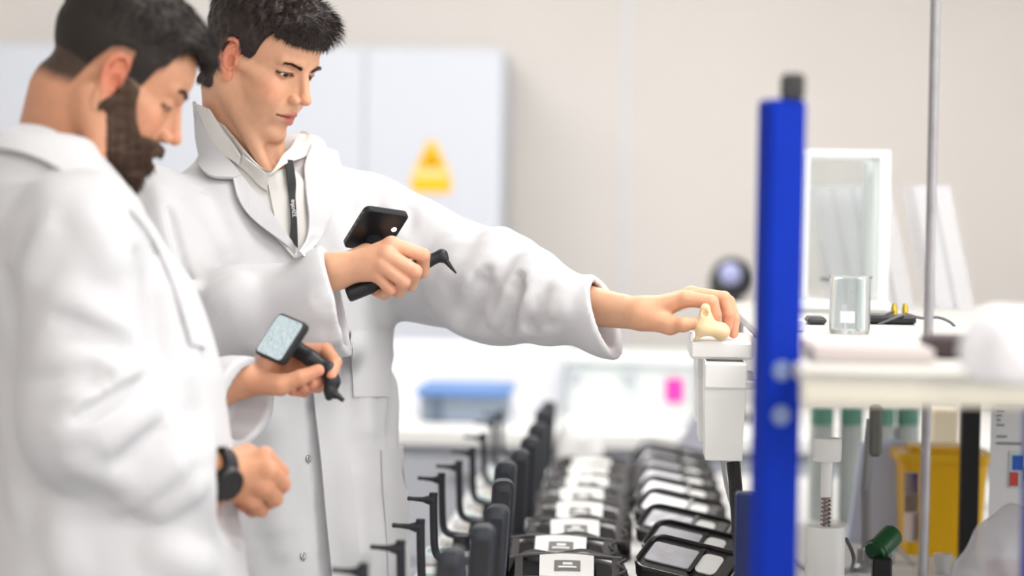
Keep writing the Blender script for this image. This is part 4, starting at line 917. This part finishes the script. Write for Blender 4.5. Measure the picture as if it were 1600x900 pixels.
# ------------------------------------------------------------------ the younger man in the middle
def build_young():
    al = math.radians(27)
    o = P(424, 600, 3.87); o[2] = 0
    person = empty('person', tuple(o), 'young dark-haired person in an open white lab coat reaching out over the bench', 'person')
    c = P(403, 95, 3.79)
    R, c = face_frame(c, math.radians(59), math.radians(24), math.radians(-1))
    hl = lambda q: (q[:, 2] - np.interp(q[:, 0], [-62, -30, -17, -12, -5, 8, 12, 28, 37, 45, 54, 62, 92], [-64, -60, -50, 0, 30, 36, 14, 10, 24, 52, 70, 62, 60])) * 0.7
    H = dict(eye=(7.8, 3.4), red=(214, 128, 102), hair=(38, 27, 24), hairm=hl, brow=(22, 28, 27), fw=54, jw=48, stub=0.12)
    neckb = P(385, 262, 3.86); nb2 = R @ np.array([-0.022, 0, -0.05]) + c; sh = P(422, 278, 3.77)
    mast = R @ np.array([-0.012, -0.058, -0.035]) + c; mast2 = R @ np.array([-0.012, 0.058, -0.035]) + c
    def neck(p, d):
        d = smin(d, seg(p, nb2, neckb, 0.056, 0.063), 0.018)
        d = smin(d, seg(p, mast, sh, 0.012, 0.010), 0.02); d = smin(d, seg(p, mast2, sh + [0.02, 0.01, 0], 0.012, 0.010), 0.02)
        d = smin(d, seg(p, R @ np.array([0.012, 0, -0.075]) + c, sh + [-0.012, 0.035, -0.02], 0.028, 0.026), 0.02)
        return smin(d, ell(p, neckb - [0, 0, 0.08], (0.16, 0.11, 0.08)), 0.03)
    def hair(p):
        q = p * 1000.0; d = head_mm_nc(q, H)
        x, y, z = q.T; t = 4.0 + 13 * sstep(30, 105, z) + 9 * sstep(40, 85, x) * sstep(58, 95, z) - 1.5 * sstep(20, -40, z)
        v = d - t - 1.6 * wob(q, 0.16, 6) - 0.9 * wob(q, 0.4, 6, 7)
        v = smin(v, ell(q, (70, 0, 92), (37, 50, 26)) - 1.5 * wob(q, 0.2, 5), 8)
        return smax(v, -(hl(q) / 0.7 * 0.8 + 2), 4) / 1000.0
    V, Q, C, hv, hq = make_head(person, H, R, c, neck, (216, 164, 132), 1.44, hair, 0, unit([0.93, -0.12, -0.30]))
    def flow(r, n):
        x, y, z = r.T; N = len(r); top = sstep(50, 95, z)[:, None]; fr = sstep(30, 80, x)[:, None] * top
        side = np.stack([-0.35 * np.ones(N), 0 * x, -1.0 * np.ones(N)], 1)
        up = np.stack([0.9 * np.ones(N), 0.15 * np.sin(x * 0.2), 0.5 * np.ones(N)], 1)
        d = n * (0.32 + 0.5 * top) + side * (1 - top) + up * top * 0.8 + rng.normal(0, 0.22, (N, 3)) - fr * np.array([0, 0, 0.6])
        l = (0.007 + 0.013 * top[:, 0]) * rng.uniform(0.6, 1.3, N)
        return d, l, np.tile([0.05, 0, -0.25], (N, 1)), np.ones(N, bool)
    hair_mesh(person, 'hair', R, c, hv, hq, 11000, flow, 0.00045, mat('hair_dark_brown', (40, 29, 26), rough=0.5, noise=0.35, nscale=240))
    # ---- arms
    rs, rel, rw = P(250, 335, 3.77), P(262, 528, 3.62), P(520, 424, 3.545)
    ls, lel, lw = P(560, 335, 3.95), P(768, 452, 3.80), P(1000, 491, 3.61)
    rm = [P(612, 382, 3.515), P(605, 398, 3.505), P(597, 414, 3.505), P(588, 428, 3.515)]
    rf = [[P(661, 399, 3.52), P(661, 424, 3.545), P(643, 436, 3.562)], [P(648, 424, 3.503), P(642, 445, 3.53), P(626, 447, 3.556)], [P(631, 440, 3.503), P(623, 456, 3.53), P(608, 452, 3.554)], [P(610, 452, 3.513), P(600, 460, 3.538), P(585, 455, 3.555)]]
    rt = [P(540, 412, 3.56), P(572, 396, 3.585), P(606, 394, 3.595), P(634, 398, 3.592)]
    lm = [P(1072, 467, 3.585), P(1080, 460, 3.605), P(1082, 461, 3.625), P(1078, 468, 3.645)]
    lfg = [[P(1112, 472, 3.572), P(1118, 492, 3.572), P(1116, 509, 3.578)], [P(1131, 466, 3.592), P(1138, 491, 3.590), P(1136, 512, 3.593)], [P(1138, 472, 3.615), P(1147, 499, 3.61), P(1146, 521, 3.606)], [P(1128, 480, 3.645), P(1141, 503, 3.638), P(1142, 518, 3.632)]]
    lt = [P(1022, 500, 3.60), P(1047, 508, 3.583), P(1068, 507, 3.567), P(1086, 505, 3.566)]
    def fr(p): return hand(p, rw, rel, rm, rf, rt, rw=0.027)
    def fl(p): return hand(p, lw, lel, lm, lfg, lt, rw=0.0225, re=0.046)
    parts = [(V, Q, C)]
    lo, hi = box_of([rw + (rel - rw) * 0.35] + rm + rt + sum(rf, []), 0.035); v, q = polygonize(fr, lo, hi, 0.0016)
    parts.append((v, q, hand_cols(v, (222, 170, 138), [x[2] for x in rf], rm + [x[0] for x in rf])))
    lo, hi = box_of([lw + (lel - lw) * 0.55] + lm + lt + sum(lfg, []), 0.04); v, q = polygonize(fl, lo, hi, 0.0016)
    parts.append((v, q, hand_cols(v, (222, 166, 132), [x[2] for x in lfg], [x[1] for x in lfg])))
    T = dict(o=o, al=al, top=1.585, bot=0.52, tab=np.array([(0.50, 0.03, 0, .17, .222), (.75, .03, 0, .16, .22), (.95, .025, 0, .15, .218), (1.1, .015, 0, .138, .208), (1.25, 0.0, 0, .132, .2), (1.38, -.01, 0, .130, .205), (1.45, -.02, 0, .118, .203), (1.50, -.03, 0, .105, .185), (1.54, -.035, 0, .088, .125), (1.57, -.035, 0, .078, .095), (1.60, -.035, 0, .07, .08)]))
    skl = lower_body(person, T, 0.92, None, al)
    def inner(p):
        v = torso_sdf(p, dict(T, top=1.56, bot=0.85)) + 0.022
        return np.minimum(np.minimum(smin(v, chain(p, [rs, rel, rw], [.055, .045, .026]), .03), chain(p, [ls, lel, lw], [.055, .045, .024])), skl(p))
    lo, hi = box_of([rs, rel, ls, lel, o + [0, 0, .05], o + [0, 0, 1.5]], 0.2); v, q = polygonize(inner, lo, hi, 0.014)
    parts.append((v, q, np.tile(np.array(srgb(216, 164, 132), np.float32), (len(v), 1))))
    mesh_obj('body', *joinm(parts)[:2], M_SKIN, person, cols=joinm(parts)[2])
    # ---- coat
    rcut = P(526, 470, 3.545); lcut = P(946, 494, 3.64)
    rp = [rs, P(262, 515, 3.63), P(415, 492, 3.585), rcut]; rr = [.076, .084, .068, .071]
    lp = [ls, P(690, 420, 3.88), P(775, 452, 3.80), lcut]; lr = [.078, .082, .078, .052]
    rn = CR * 0.96 + CU * 0.25; ln = CR * 0.93 + CU * 0.27 - CF * 0.25
    def raw(p):
        v = torso_sdf(p, T)
        a, pa, ia = sleeve(p, rp, rr, rn, rcut); b, pb, ib = sleeve(p, lp, lr, ln, lcut)
        v = smin(v, a, 0.03); v = smin(v, b, 0.035)
        return v
    def base(p):
        v = torso_sdf(p, T); a, pa, ia = sleeve(p, rp, rr, rn, rcut); b, pb, ib = sleeve(p, lp, lr, ln, lcut)
        fold = 0.0038 * wob(p * np.array([1, 1, 0.25], np.float32), 24, 6) + 0.0018 * wob(p, 40, 6, 9)
        a = smax(a, pa, 0.004); b = smax(b, pb, 0.004)
        v = smin(smin(v, a, 0.025), b, 0.035) + fold
        return smax(smax(v, -ia, 0.003), -ib, 0.003)
    folds = [(735, 372, 672, 486, .024, .014), (785, 362, 735, 450, .032, .020), (845, 392, 800, 470, .030, .014), (760, 505, 840, 470, .016, .008), (880, 490, 800, 520, .014, .008), (700, 500, 760, 520, .016, .008), (640, 330, 600, 470, .014, -.006), (765, 430, 725, 505, .014, -.004), (815, 440, 792, 515, .012, -.003), (870, 500, 830, 507, .010, -.003), (880, 440, 850, 520, .018, .005), (720, 360, 660, 440, .018, .005),
             (245, 300, 292, 455, .012, .008), (262, 330, 300, 470, .007, -.006), (268, 455, 300, 452, .010, .008), (275, 470, 300, 466, .006, -.006), (330, 470, 380, 440, .02, .008), (440, 540, 500, 470, .014, .006), (400, 545, 520, 530, .010, .005),
             (560, 300, 585, 420, .012, .006), (610, 330, 640, 430, .014, .007), (520, 330, 540, 420, .014, .004), (300, 300, 350, 400, .016, .005), (560, 560, 575, 690, .018, .005), (620, 560, 610, 700, .014, -.005), (420, 640, 440, 860, .02, .006), (540, 720, 560, 890, .02, .006)]
    F1 = add_folds(base, folds, 3.2, 4.3)
    cl = [(484, 600), (488, 640), (494, 700), (502, 780), (510, 860), (516, 930)]
    F = add_folds(F1, [(*cl[i], *cl[i + 1], .005 + .0012 * i, -.005 - .002 * i) for i in range(5)], 3.2, 4.3)
    lo, hi = box_of([rs, rel, ls, lel, rcut, lcut, o + [0, 0, .6], o + [0, 0, 1.5]], 0.2); lo[2] = 0.5; hi[2] = 1.62
    V, Q = polygonize(F, lo, hi, 0.0048)
    coat = mesh_obj('lab_coat', V, Q, M_COAT, person)
    G = lambda p: smin(torso_sdf(p, T), neck(p, head_mm((p - c) @ R * 1000, H) / 1000 + 0.004) - 0.003, 0.02)
    shirt = sheet('shirt', G, [(312, 172), (330, 214), (356, 258), (382, 302), (420, 358), (458, 404)], [(352, 196), (385, 236), (419, 272), (452, 262), (482, 300), (482, 404)], 0.004, M_SHIRT, person, m=14)
    sheet('collar', G, [(316, 160), (331, 200), (352, 238), (377, 263)], [(334, 168), (353, 200), (368, 218), (384, 240)], 0.013, M_SHIRT, shirt)
    sheet('collar', G, [(384, 240), (400, 254), (412, 266), (420, 274)], [(377, 263), (392, 276), (404, 290), (418, 300)], 0.008, M_SHIRT, shirt, n=12, m=5)
    sheet('collar', G, [(420, 275), (434, 252), (450, 228), (462, 206)], [(432, 268), (452, 256), (478, 246), (482, 222)], 0.013, M_SHIRT, shirt, n=14)
    sheet('placket', G, [(418, 276), (424, 320), (432, 360)], [(428, 276), (436, 320), (446, 372)], 0.0065, M_SHIRT, shirt, m=3, n=12)
    ly = sheet('lanyard', G, [(442, 254), (445, 280), (449, 312), (452, 345), (450, 374)], [(450, 254), (455, 282), (458, 312), (461, 344), (462, 390)], 0.010, M_LACE, person, n=24, m=3, thick=0.002)
    tv, tf = text_verts('3Shape', 10.0); ex = np.array([456.0 - 453.2, 344 - 306.0]); ex = ex / np.linalg.norm(ex); px = [np.array([455.6, 328]) - ex * x * 0.9 + np.array([ex[1], -ex[0]]) * y * 0.9 for x, y, _ in tv]
    X, _ = on_surf(G, px, 0.0108, 3.2, 4.3); mesh_obj('lettering', X, tf, mat('print_white', (225, 225, 225)), ly, False)
    K = lambda p: np.minimum(G(p), F(p))
    sheet('lapel', K, [(293, 176), (294, 214), (310, 258), (328, 282), (362, 285)], [(312, 158), (326, 192), (346, 225), (362, 252), (379, 280)], 0.012, M_COAT, coat, n=26, thick=0.005)
    sheet('lapel', K, [(363, 286), (370, 314), (394, 344), (432, 374), (468, 406)], [(379, 279), (394, 298), (414, 322), (441, 360), (470, 403)], 0.011, M_COAT, coat, n=26, thick=0.005)
    sheet('lapel', K, [(484, 228), (474, 262), (474, 300), (480, 345), (474, 400)], [(520, 242), (528, 280), (520, 320), (506, 360), (478, 404)], 0.010, M_COAT, coat, n=26, thick=0.005)
    sheet('pocket', F, [(548, 517), (549, 560), (552, 620)], [(607, 516), (606, 560), (606, 620)], 0.0035, M_COAT, coat, n=16)
    sheet('pocket', F, [(594, 704), (596, 760), (602, 830), (606, 920)], [(646, 696), (647, 760), (648, 830), (650, 920)], 0.004, M_COAT, coat, n=20)
    sheet('placket', F1, [(485, 570), (490, 640), (497, 700), (505, 780), (513, 860), (519, 930)], [(530, 570), (536, 640), (543, 700), (551, 780), (559, 860), (565, 930)], 0.006, M_COAT, coat, n=30, thick=0.004)
    for x, y in ((481, 717), (473, 869)):
        X, g = on_surf(F, [(x, y)], 0.001, 3.2, 4.3)
        mesh_obj('snap_button', *(lambda m: (m.v, m.f))(MB().lathe([(.0062, 0), (.0062, .0016), (.0045, .0026), (.003, .0014), (.0001, .0014)], X[0], g[0], 16)), M_STEEL, coat)
    return dict(coat=F)
YOUNG = build_young()
# ------------------------------------------------------------------ the bearded man in front
def build_bearded():
    al = math.radians(104)
    o = P(130, 600, 3.15); o[2] = 0
    person = empty('person', tuple(o), 'bearded person in a white lab coat and black watch looking down at a scanner', 'person')
    c = P(173, 124, 3.15)
    R, c = face_frame(c, math.radians(102), math.radians(32), math.radians(0))
    hl = lambda q: (q[:, 2] - np.interp(q[:, 0], [-62, -40, -32, -22, -10, 8, 15, 36, 42, 50, 57, 64, 92], [-42, -36, 0, 26, 34, 37, 0, 2, 34, 44, 80, 88, 86])) * 0.7
    lips = lambda q: ell(np.stack([q[:, 0], np.abs(q[:, 1]), q[:, 2]], 1), (110, 0, -56), (30, 24, 7.5))
    bm = lambda q: np.minimum(np.minimum(np.interp(q[:, 0], [10, 16, 38, 44, 56, 70, 84, 92, 115], [10, 8, 4, -14, -32, -44, -41, -37, -37]) - q[:, 2], q[:, 0] - np.interp(q[:, 2], [-120, -100, -60, -40, -20, 10], [30, 8, -2, 4, 13, 15])), lips(q))
    H = dict(fade=9, eye=(5.5, 1.5), red=(204, 118, 92), hair=(44, 32, 26), hairm=hl, beardm=bm, beard=(58, 38, 26), brow=(31, 37, 33), fw=57, jw=50)
    neckb = P(92, 275, 3.17); nb2 = R @ np.array([-0.028, 0, -0.045]) + c
    mast = R @ np.array([-0.015, -0.058, -0.035]) + c
    def neck(p, d):
        d = smin(d, seg(p, nb2, neckb, 0.059, 0.066), 0.02)
        d = smin(d, seg(p, mast, P(160, 310, 3.1), 0.014, 0.012), 0.025)
        return smin(d, ell(p, neckb - [0.0, 0, 0.075], (0.11, 0.15, 0.07)), 0.04)
    def hair(p):
        q = p * 1000.0; d = head_mm_nc(q, H); x, y, z = q.T
        t = 1.6 + 2.5 * sstep(10, 50, z) + 15 * sstep(45, 100, z) + 5 * sstep(40, 80, x) * sstep(75, 100, z)
        v = d - t - 1.0 * wob(q, 0.16, 6) * sstep(20, 70, z) - 0.8 * wob(q, 0.4, 6, 7) * sstep(20, 70, z)
        v = smin(v, ell(q, (56, 4, 100), (34, 46, 22)) - 2.0 * wob(q, 0.2, 5), 8)
        v = smax(v, -(hl(q) / 0.7 * 0.8 + 1 - 6 * sstep(75, 55, z)), 4)
        fr = chain(q, [(66, 10, 108), (82, 12, 100), (90, 14, 88), (92, 16, 78)], [14, 11, 7, 3], 4) - 1.6 * wob(q, 0.3, 5)
        return smin(v, fr, 6) / 1000.0
    V, Q, C, hv, hq = make_head(person, H, R, c, neck, (202, 146, 114), 1.46, hair, 0, unit([0.9, 0, -0.45]))
    def flow(r, n):
        x, y, z = r.T; N = len(r); top = sstep(48, 90, z)[:, None]
        side = np.stack([-0.2 * np.ones(N), 0 * x, -1.0 * np.ones(N)], 1); up = np.stack([1.1 * np.ones(N), 0.3 * np.sin(x * 0.15), 0.15 * np.ones(N)], 1)
        d = n * (0.2 + 0.3 * top) + side * (1 - top) + up * top + rng.normal(0, 0.2, (N, 3))
        l = (0.0035 + 0.014 * top[:, 0]) * rng.uniform(0.6, 1.3, N)
        return d, l, np.tile([0.1, 0, -0.3], (N, 1)), np.ones(N, bool)
    hair_mesh(person, 'hair', R, c, hv, hq, 11000, flow, 0.0004, mat('hair_black_brown', (32, 24, 20), rough=0.65, noise=0.35, nscale=240))
    def beard(p):
        q = p * 1000.0; d = head_mm(q, H); x, y, z = q.T
        t = 1.0 + 5 * sstep(0, -40, z) + 12 * sstep(-50, -100, z) * (1 - 0.55 * sstep(70, 92, x)) + 1.5 * sstep(80, 95, x) * sstep(-36, -44, z)
        v = d - t - 1.0 * wob(q, 0.22, 7, 3)
        return smax(v, -(bm(q) + 1.0), 4) / 1000.0
    bv, bq = polygonize(beard, (-0.02, -0.085, -0.135), (0.125, 0.085, 0.03), 0.0026)
    def bflow(r, n):
        N = len(r); d = n * 0.5 + np.array([0.15, 0, -1.0]) + rng.normal(0, 0.3, (N, 3)); z = r[:, 2]
        return d, (0.004 + 0.009 * sstep(-30, -90, z)) * rng.uniform(0.6, 1.3, N), np.tile([0.1, 0, -0.2], (N, 1)), np.ones(N, bool)
    hair_mesh(person, 'beard', R, c, bv, bq, 13000, bflow, 0.0004, mat('beard_brown', (66, 45, 31), rough=0.7, noise=0.3, nscale=55))
    # ---- arms
    rs, rel, rw = P(125, 372, 2.98), P(132, 668, 2.95), P(338, 742, 3.115)
    ls, lel, lw = P(100, 372, 3.32), P(235, 642, 3.36), P(378, 591, 3.37)
    rm = [P(413, 714, 3.125), P(420, 736, 3.107), P(412, 760, 3.107), P(394, 781, 3.118)]
    rf = [[P(438, 738, 3.15), P(430, 752, 3.182), P(402, 748, 3.175)], [P(440, 757, 3.14), P(428, 771, 3.178), P(400, 765, 3.172)], [P(429, 779, 3.135), P(415, 787, 3.17), P(392, 778, 3.168)], [P(408, 796, 3.14), P(394, 798, 3.168), P(376, 788, 3.165)]]
    rt = [P(352, 722, 3.145), P(385, 712, 3.175), P(415, 722, 3.195), P(428, 738, 3.205)]
    lm = [P(446, 548, 3.41), P(441, 566, 3.42), P(434, 583, 3.42), P(426, 598, 3.41)]
    lfg = [[P(509, 547, 3.405), P(524, 566, 3.382), P(518, 588, 3.362)], [P(500, 574, 3.415), P(509, 592, 3.39), P(488, 600, 3.365)], [P(488, 592, 3.412), P(497, 604, 3.388), P(474, 606, 3.364)], [P(468, 606, 3.405), P(476, 612, 3.385), P(456, 611, 3.366)]]
    lt = [P(405, 600, 3.362), P(438, 602, 3.345), P(470, 590, 3.342), P(497, 579, 3.346)]
    def fr(p): return hand(p, rw, rel, rm, rf, rt, rw=0.032, re=0.045, sc=1.1)
    def fl(p): return hand(p, lw, lel, lm, lfg, lt, rw=0.026, re=0.044)
    parts = [(V, Q, C)]
    lo, hi = box_of([rw + (rel - rw) * 0.35] + rm + rt + sum(rf, []), 0.04); v, q = polygonize(fr, lo, hi, 0.0017)
    parts.append((v, q, hand_cols(v, (206, 150, 116), [x[2] for x in rf], rm + [x[0] for x in rf])))
    lo, hi = box_of([lw + (lel - lw) * 0.4] + lm + lt + sum(lfg, []), 0.035); v, q = polygonize(fl, lo, hi, 0.0017)
    parts.append((v, q, hand_cols(v, (208, 150, 118), [x[2] for x in lfg] + [lt[3]], [x[0] for x in lfg])))
    T = dict(o=o, al=al, top=1.555, bot=0.52, tab=np.array([(.5, .05, 0, .19, .25), (.8, .05, 0, .185, .24), (1.0, .038, 0, .172, .222), (1.12, .033, 0, .163, .208), (1.25, .02, 0, .158, .205), (1.36, -.008, 0, .150, .208), (1.44, -.038, 0, .128, .2), (1.49, -.052, 0, .108, .172), (1.53, -.06, 0, .088, .12), (1.56, -.06, 0, .076, .09), (1.6, -.06, 0, .07, .08)]))
    skl = lower_body(person, T, 0.9, None, al)
    def inner(p):
        v = torso_sdf(p, dict(T, top=1.53, bot=0.85)) + 0.022
        return np.minimum(np.minimum(smin(v, chain(p, [rs, rel, rw], [.06, .045, .03]), .03), chain(p, [ls, lel, lw], [.055, .045, .025])), skl(p))
    lo, hi = box_of([rs, rel, ls, lel, o + [0, 0, .05], o + [0, 0, 1.5]], 0.2); v, q = polygonize(inner, lo, hi, 0.014)
    parts.append((v, q, np.tile(np.array(srgb(202, 146, 114), np.float32), (len(v), 1))))
    mesh_obj('body', *joinm(parts)[:2], M_SKIN, person, cols=joinm(parts)[2])
    # ---- coat
    rcut = P(326, 768, 3.085); lcut = P(387, 629, 3.352)
    rp = [rs, P(135, 655, 2.955), P(215, 715, 3.01), rcut]; rr = [.083, .079, .070, .062]
    lp = [ls, lel + [0, 0, -0.01], lcut]; lr = [.075, .068, .054]
    rn = CR * 0.97 + CF * 0.22 + CU * 0.06; ln = CR * 0.80 - CF * 0.50 - CU * 0.12
    def base(p):
        v = torso_sdf(p, T); a, pa, ia = sleeve(p, rp, rr, rn, rcut); b, pb, ib = sleeve(p, lp, lr, ln, lcut)
        a = smax(a, pa, 0.004); b = smax(b, pb, 0.004)
        v = smin(smin(v, a, 0.018), b, 0.03) + 0.0038 * wob(p * np.array([1, 1, 0.25], np.float32), 22, 6) + 0.0016 * wob(p, 40, 6, 9)
        return smax(smax(v, -ia, 0.003), -ib, 0.003)
    folds = [(80, 455, 190, 520, .020, .005), (45, 555, 170, 560, .022, .006), (110, 630, 235, 570, .022, .009), (85, 690, 190, 620, .020, .007), (95, 500, 205, 548, .012, -.005), (60, 600, 160, 590, .012, -.004), (120, 655, 225, 598, .009, -.006),
             (150, 700, 240, 630, .016, .009), (190, 790, 290, 720, .016, .010), (170, 740, 250, 670, .008, -.006), (240, 800, 310, 760, .014, .008), (110, 720, 200, 760, .014, .007), (10, 430, 30, 520, .010, -.012), (75, 350, 40, 440, .014, .008), (130, 330, 180, 420, .02, .005),
             (215, 400, 232, 600, .010, -.010), (250, 420, 275, 620, .016, .007), (290, 520, 330, 700, .014, .006), (300, 640, 310, 690, .010, -.005), (10, 620, 30, 820, .02, .006), (90, 800, 110, 890, .02, .006), (240, 860, 330, 890, .02, .006)]
    F = add_folds(base, folds, 2.6, 3.6)
    lo, hi = box_of([rs, rel, ls, lel, rcut, lcut, o + [0, 0, .6], o + [0, 0, 1.5]], 0.2); lo[2] = 0.5; hi[2] = 1.62
    V, Q = polygonize(F, lo, hi, 0.0048)
    coat = mesh_obj('lab_coat', V, Q, M_COAT, person)
    G = lambda p: smin(torso_sdf(p, T), neck(p, head_mm_nc((p - c) @ R * 1000, H) / 1000) - 0.002, 0.02)
    sheet('collar', G, [(34, 203), (80, 213), (122, 243), (162, 286), (198, 327)], [(-14, 236), (40, 247), (90, 272), (136, 306), (186, 346)], 0.011, M_COAT, coat, n=24, thick=0.005)
    sheet('lapel', F, [(200, 328), (240, 385), (268, 450), (296, 540)], [(214, 345), (262, 405), (292, 465), (318, 545)], 0.006, M_COAT, coat, n=24, m=5, thick=0.005)
    # ---- watch on the near wrist
    w = empty('wristwatch', tuple(rw)); w.parent = person; w.matrix_parent_inverse = Matrix.Translation(person.location).inverted(); w['label'] = 'black round-faced wristwatch'
    ax = unit(rw - rel); wc = P(330, 739, 3.10); face = unit(-CF - ax * ax.dot(-CF)); side = np.cross(ax, face)
    m = MB(); ring = [wc + 0.0345 * (math.cos(t) * face + math.sin(t) * side) for t in np.linspace(0, 2 * math.pi, 33)]
    for k in range(32):
        p0, p1 = ring[k], ring[k + 1]; n0, n1 = unit(p0 - wc), unit(p1 - wc)
        m.add([p0 - ax * .011, p0 + ax * .011, p1 + ax * .011, p1 - ax * .011, p0 - ax * .011 + n0 * .004, p0 + ax * .011 + n0 * .004, p1 + ax * .011 + n1 * .004, p1 - ax * .011 + n1 * .004], [(0, 1, 2, 3), (7, 6, 5, 4), (0, 4, 5, 1), (3, 2, 6, 7)])
    m.build('strap', mat('watch_rubber', (30, 30, 34), rough=0.55), w)
    fc = wc + face * 0.036
    MB().lathe([(.0215, -.006), (.0225, .001), (.0215, .006), (.019, .008), (.0185, .0065)], fc, face, 28).build('case', mat('watch_case', (24, 24, 27), rough=0.35), w)
    MB().lathe([(.0186, .0064), (.0186, .0070), (.0001, .0072)], fc, face, 28).build('dial', mat('watch_glass', (12, 13, 16), rough=0.08), w)
    return dict(coat=F)
BEARDED = build_bearded()
# ------------------------------------------------------------------ hand-held ear scanners
M_SCAN = mat('scanner_black', (24, 25, 29), rough=0.28); M_SCANM = mat('scanner_matte', (30, 31, 36), rough=0.45)
def slab(e, TL, TR, BL, th, rad, mt, nm, out):
    """rounded slab from three corners; out: unit vector of the side that carries the face"""
    u = TR - TL; v = BL - TL; w, h = np.linalg.norm(u), np.linalg.norm(v); u /= w; v = unit(v - u * v.dot(u)); n = np.cross(u, v)
    if n.dot(out) < 0: u2, v2 = v, u; poly = [(y, x) for x, y in rrect(w, h, rad, 6)]; n = -n
    else: u2, v2 = u, v; poly = rrect(w, h, rad, 6)
    c = TL + u * w / 2 + v * h / 2; rings = []
    for s, z in ((.95, -th / 2), (1.0, -th / 2 + .002), (1.0, th / 2 - .002), (.95, th / 2)): rings += [c + (x * (1 - (1 - s)) * u2 + y * s * v2) + n * z for x, y in poly]
    k = len(poly); f = [tuple(range(k - 1, -1, -1)), tuple(range(3 * k, 4 * k))] + [(i * k + j, i * k + (j + 1) % k, (i + 1) * k + (j + 1) % k, (i + 1) * k + j) for i in range(3) for j in range(k)]
    MB().add(rings, f).build(nm, mt, e, auto=35); return c, u, v, n, w, h
def scanner_young():
    e = empty('ear_scanner', tuple(P(600, 430, 3.545)), 'black ear scanner gripped in the fist of the young person', 'scanner')
    hs = [P(548, 458, 3.548), P(585, 444, 3.548), P(630, 424, 3.546), P(668, 408, 3.545), P(690, 399, 3.545)]
    def f(p):
        v = chain(p, hs, [.0125, .0118, .0110, .0095, .0085], .004)
        v = smin(v, seg(p, P(690, 398, 3.545), P(694, 404, 3.543), .0085, .007), .004)
        pl = (p - hs[0]) @ unit(hs[1] - hs[0]).astype(np.float32); return smax(v, -(pl + .006), .003)
    lo, hi = box_of(hs, .03); V, Q = polygonize(f, lo, hi, .0014); mesh_obj('handle', V, Q, M_SCANM, e)
    MB().tube([P(692, 402, 3.543), P(698, 409, 3.542), P(706, 419, 3.541), P(713, 427, 3.540)], [.0062, .0042, .0026, .0012], 14).build('probe_tip', M_SCAN, e)
    k = 3.56 / FP; TL = P(572, 323, 3.545); TR = P(640, 333, 3.545 + 42 * k); BL = P(531, 383, 3.545 + 50 * k)
    c, u, v, n, w, h = slab(e, TL, TR, BL, .011, .009, M_SCAN, 'screen_unit', -CF)
    MB().tube([c - n * .004 + v * h * .22, P(604, 402, 3.575), hs[2]], [.012, .012, .009], 12).build('neck', M_SCANM, e)
    MB().lathe([(.0042, 0), (.0042, .001), (.0001, .0014)], c + u * w * .33 + v * h * -.12 + n * .0055, n, 18).build('bright_disc', mat('scanner_bright_disc', (226, 236, 255), emit=1.3), e)  # small pale glowing disc on the near side of the slab
    for t in (.15, .3, .45, .62, .76): MB().box(c - u * w * .5 + v * h * (t - .5), (.0016, .0016, .005), np.stack([u, n, v], 1), .0004).build('port', mat('port_grey', (120, 124, 132), rough=0.4), e)
scanner_young()
def scanner_bearded():
    e = empty('ear_scanner', tuple(P(490, 565, 3.37)), 'ear scanner with blue-grey screen in the hand of the bearded person', 'scanner')
    k = 3.37 / FP; d0 = 3.385; TL = P(440, 490, d0); TR = P(483, 508, d0 - 50 * k); BL = P(398, 552, d0 - 14 * k)
    c, u, v, n, w, h = slab(e, TL, TR, BL, .012, .008, M_SCANM, 'screen_unit', -CF)
    ns = n * (1 if n.dot(-CF) > 0 else -1); poly = rrect(w * .90, h * .90, .006, 5)
    nn = np.cross(u, v); o = c + ns * .0062; m = MB(); m.add([o + x * u + y * v for x, y in poly], [tuple(range(len(poly))) if nn.dot(ns) > 0 else tuple(range(len(poly) - 1, -1, -1))])
    ms = bpy.data.materials.new('screen_pattern'); ms.use_nodes = True; nt = ms.node_tree; b = nt.nodes['Principled BSDF']  # wavy blue-grey pattern with a weak glow over the display
    tc = nt.nodes.new('ShaderNodeTexCoord'); wv = nt.nodes.new('ShaderNodeTexWave'); wv.inputs['Scale'].default_value = 9; wv.inputs['Distortion'].default_value = 9; wv.inputs['Detail'].default_value = 3; wv.inputs['Detail Scale'].default_value = 1.2
    mp = nt.nodes.new('ShaderNodeMapping'); mp.inputs['Rotation'].default_value = (0.3, 0.5, 0.9); nt.links.new(tc.outputs['Generated'], mp.inputs[0]); mp.inputs['Scale'].default_value = (1, 1, .5); nt.links.new(mp.outputs[0], wv.inputs['Vector'])
    cr = nt.nodes.new('ShaderNodeValToRGB'); cr.color_ramp.elements[0].color = (*srgb(96, 106, 112), 1); cr.color_ramp.elements[1].color = (*srgb(190, 204, 206), 1); cr.color_ramp.elements.new(.35).color = (*srgb(150, 164, 170), 1)
    nt.links.new(wv.outputs['Fac'], cr.inputs[0]); nt.links.new(cr.outputs[0], b.inputs['Base Color']); nt.links.new(cr.outputs[0], b.inputs['Emission Color']); b.inputs['Emission Strength'].default_value = 0.55; b.inputs['Roughness'].default_value = 0.12
    b.inputs['Base Color'].default_value = (0, 0, 0, 1); m.build('screen', ms, e, False)
    hs = [P(462, 545, 3.385), P(486, 560, 3.378), P(512, 578, 3.372)]
    hd = [P(514, 576, 3.372), P(519, 596, 3.366), P(516, 612, 3.362), P(514, 620, 3.36)]
    def f(p):
        v = chain(p, hs, [.0125, .0115, .0095], .004); v = smin(v, chain(p, hd, [.0105, .0115, .0092, .0055], .003), .005)
        return smin(v, seg(p, P(519, 614, 3.362), P(526, 618, 3.36), .0045, .005), .004)
    lo, hi = box_of(hs + hd, .03); V, Q = polygonize(f, lo, hi, .0014); mesh_obj('handle', V, Q, M_SCANM, e)
    MB().tube([P(523, 615, 3.361), P(530, 620, 3.359), P(537, 626, 3.358)], [.0052, .0042, .003], 12).build('probe_tip', M_SCANM, e)
scanner_bearded()
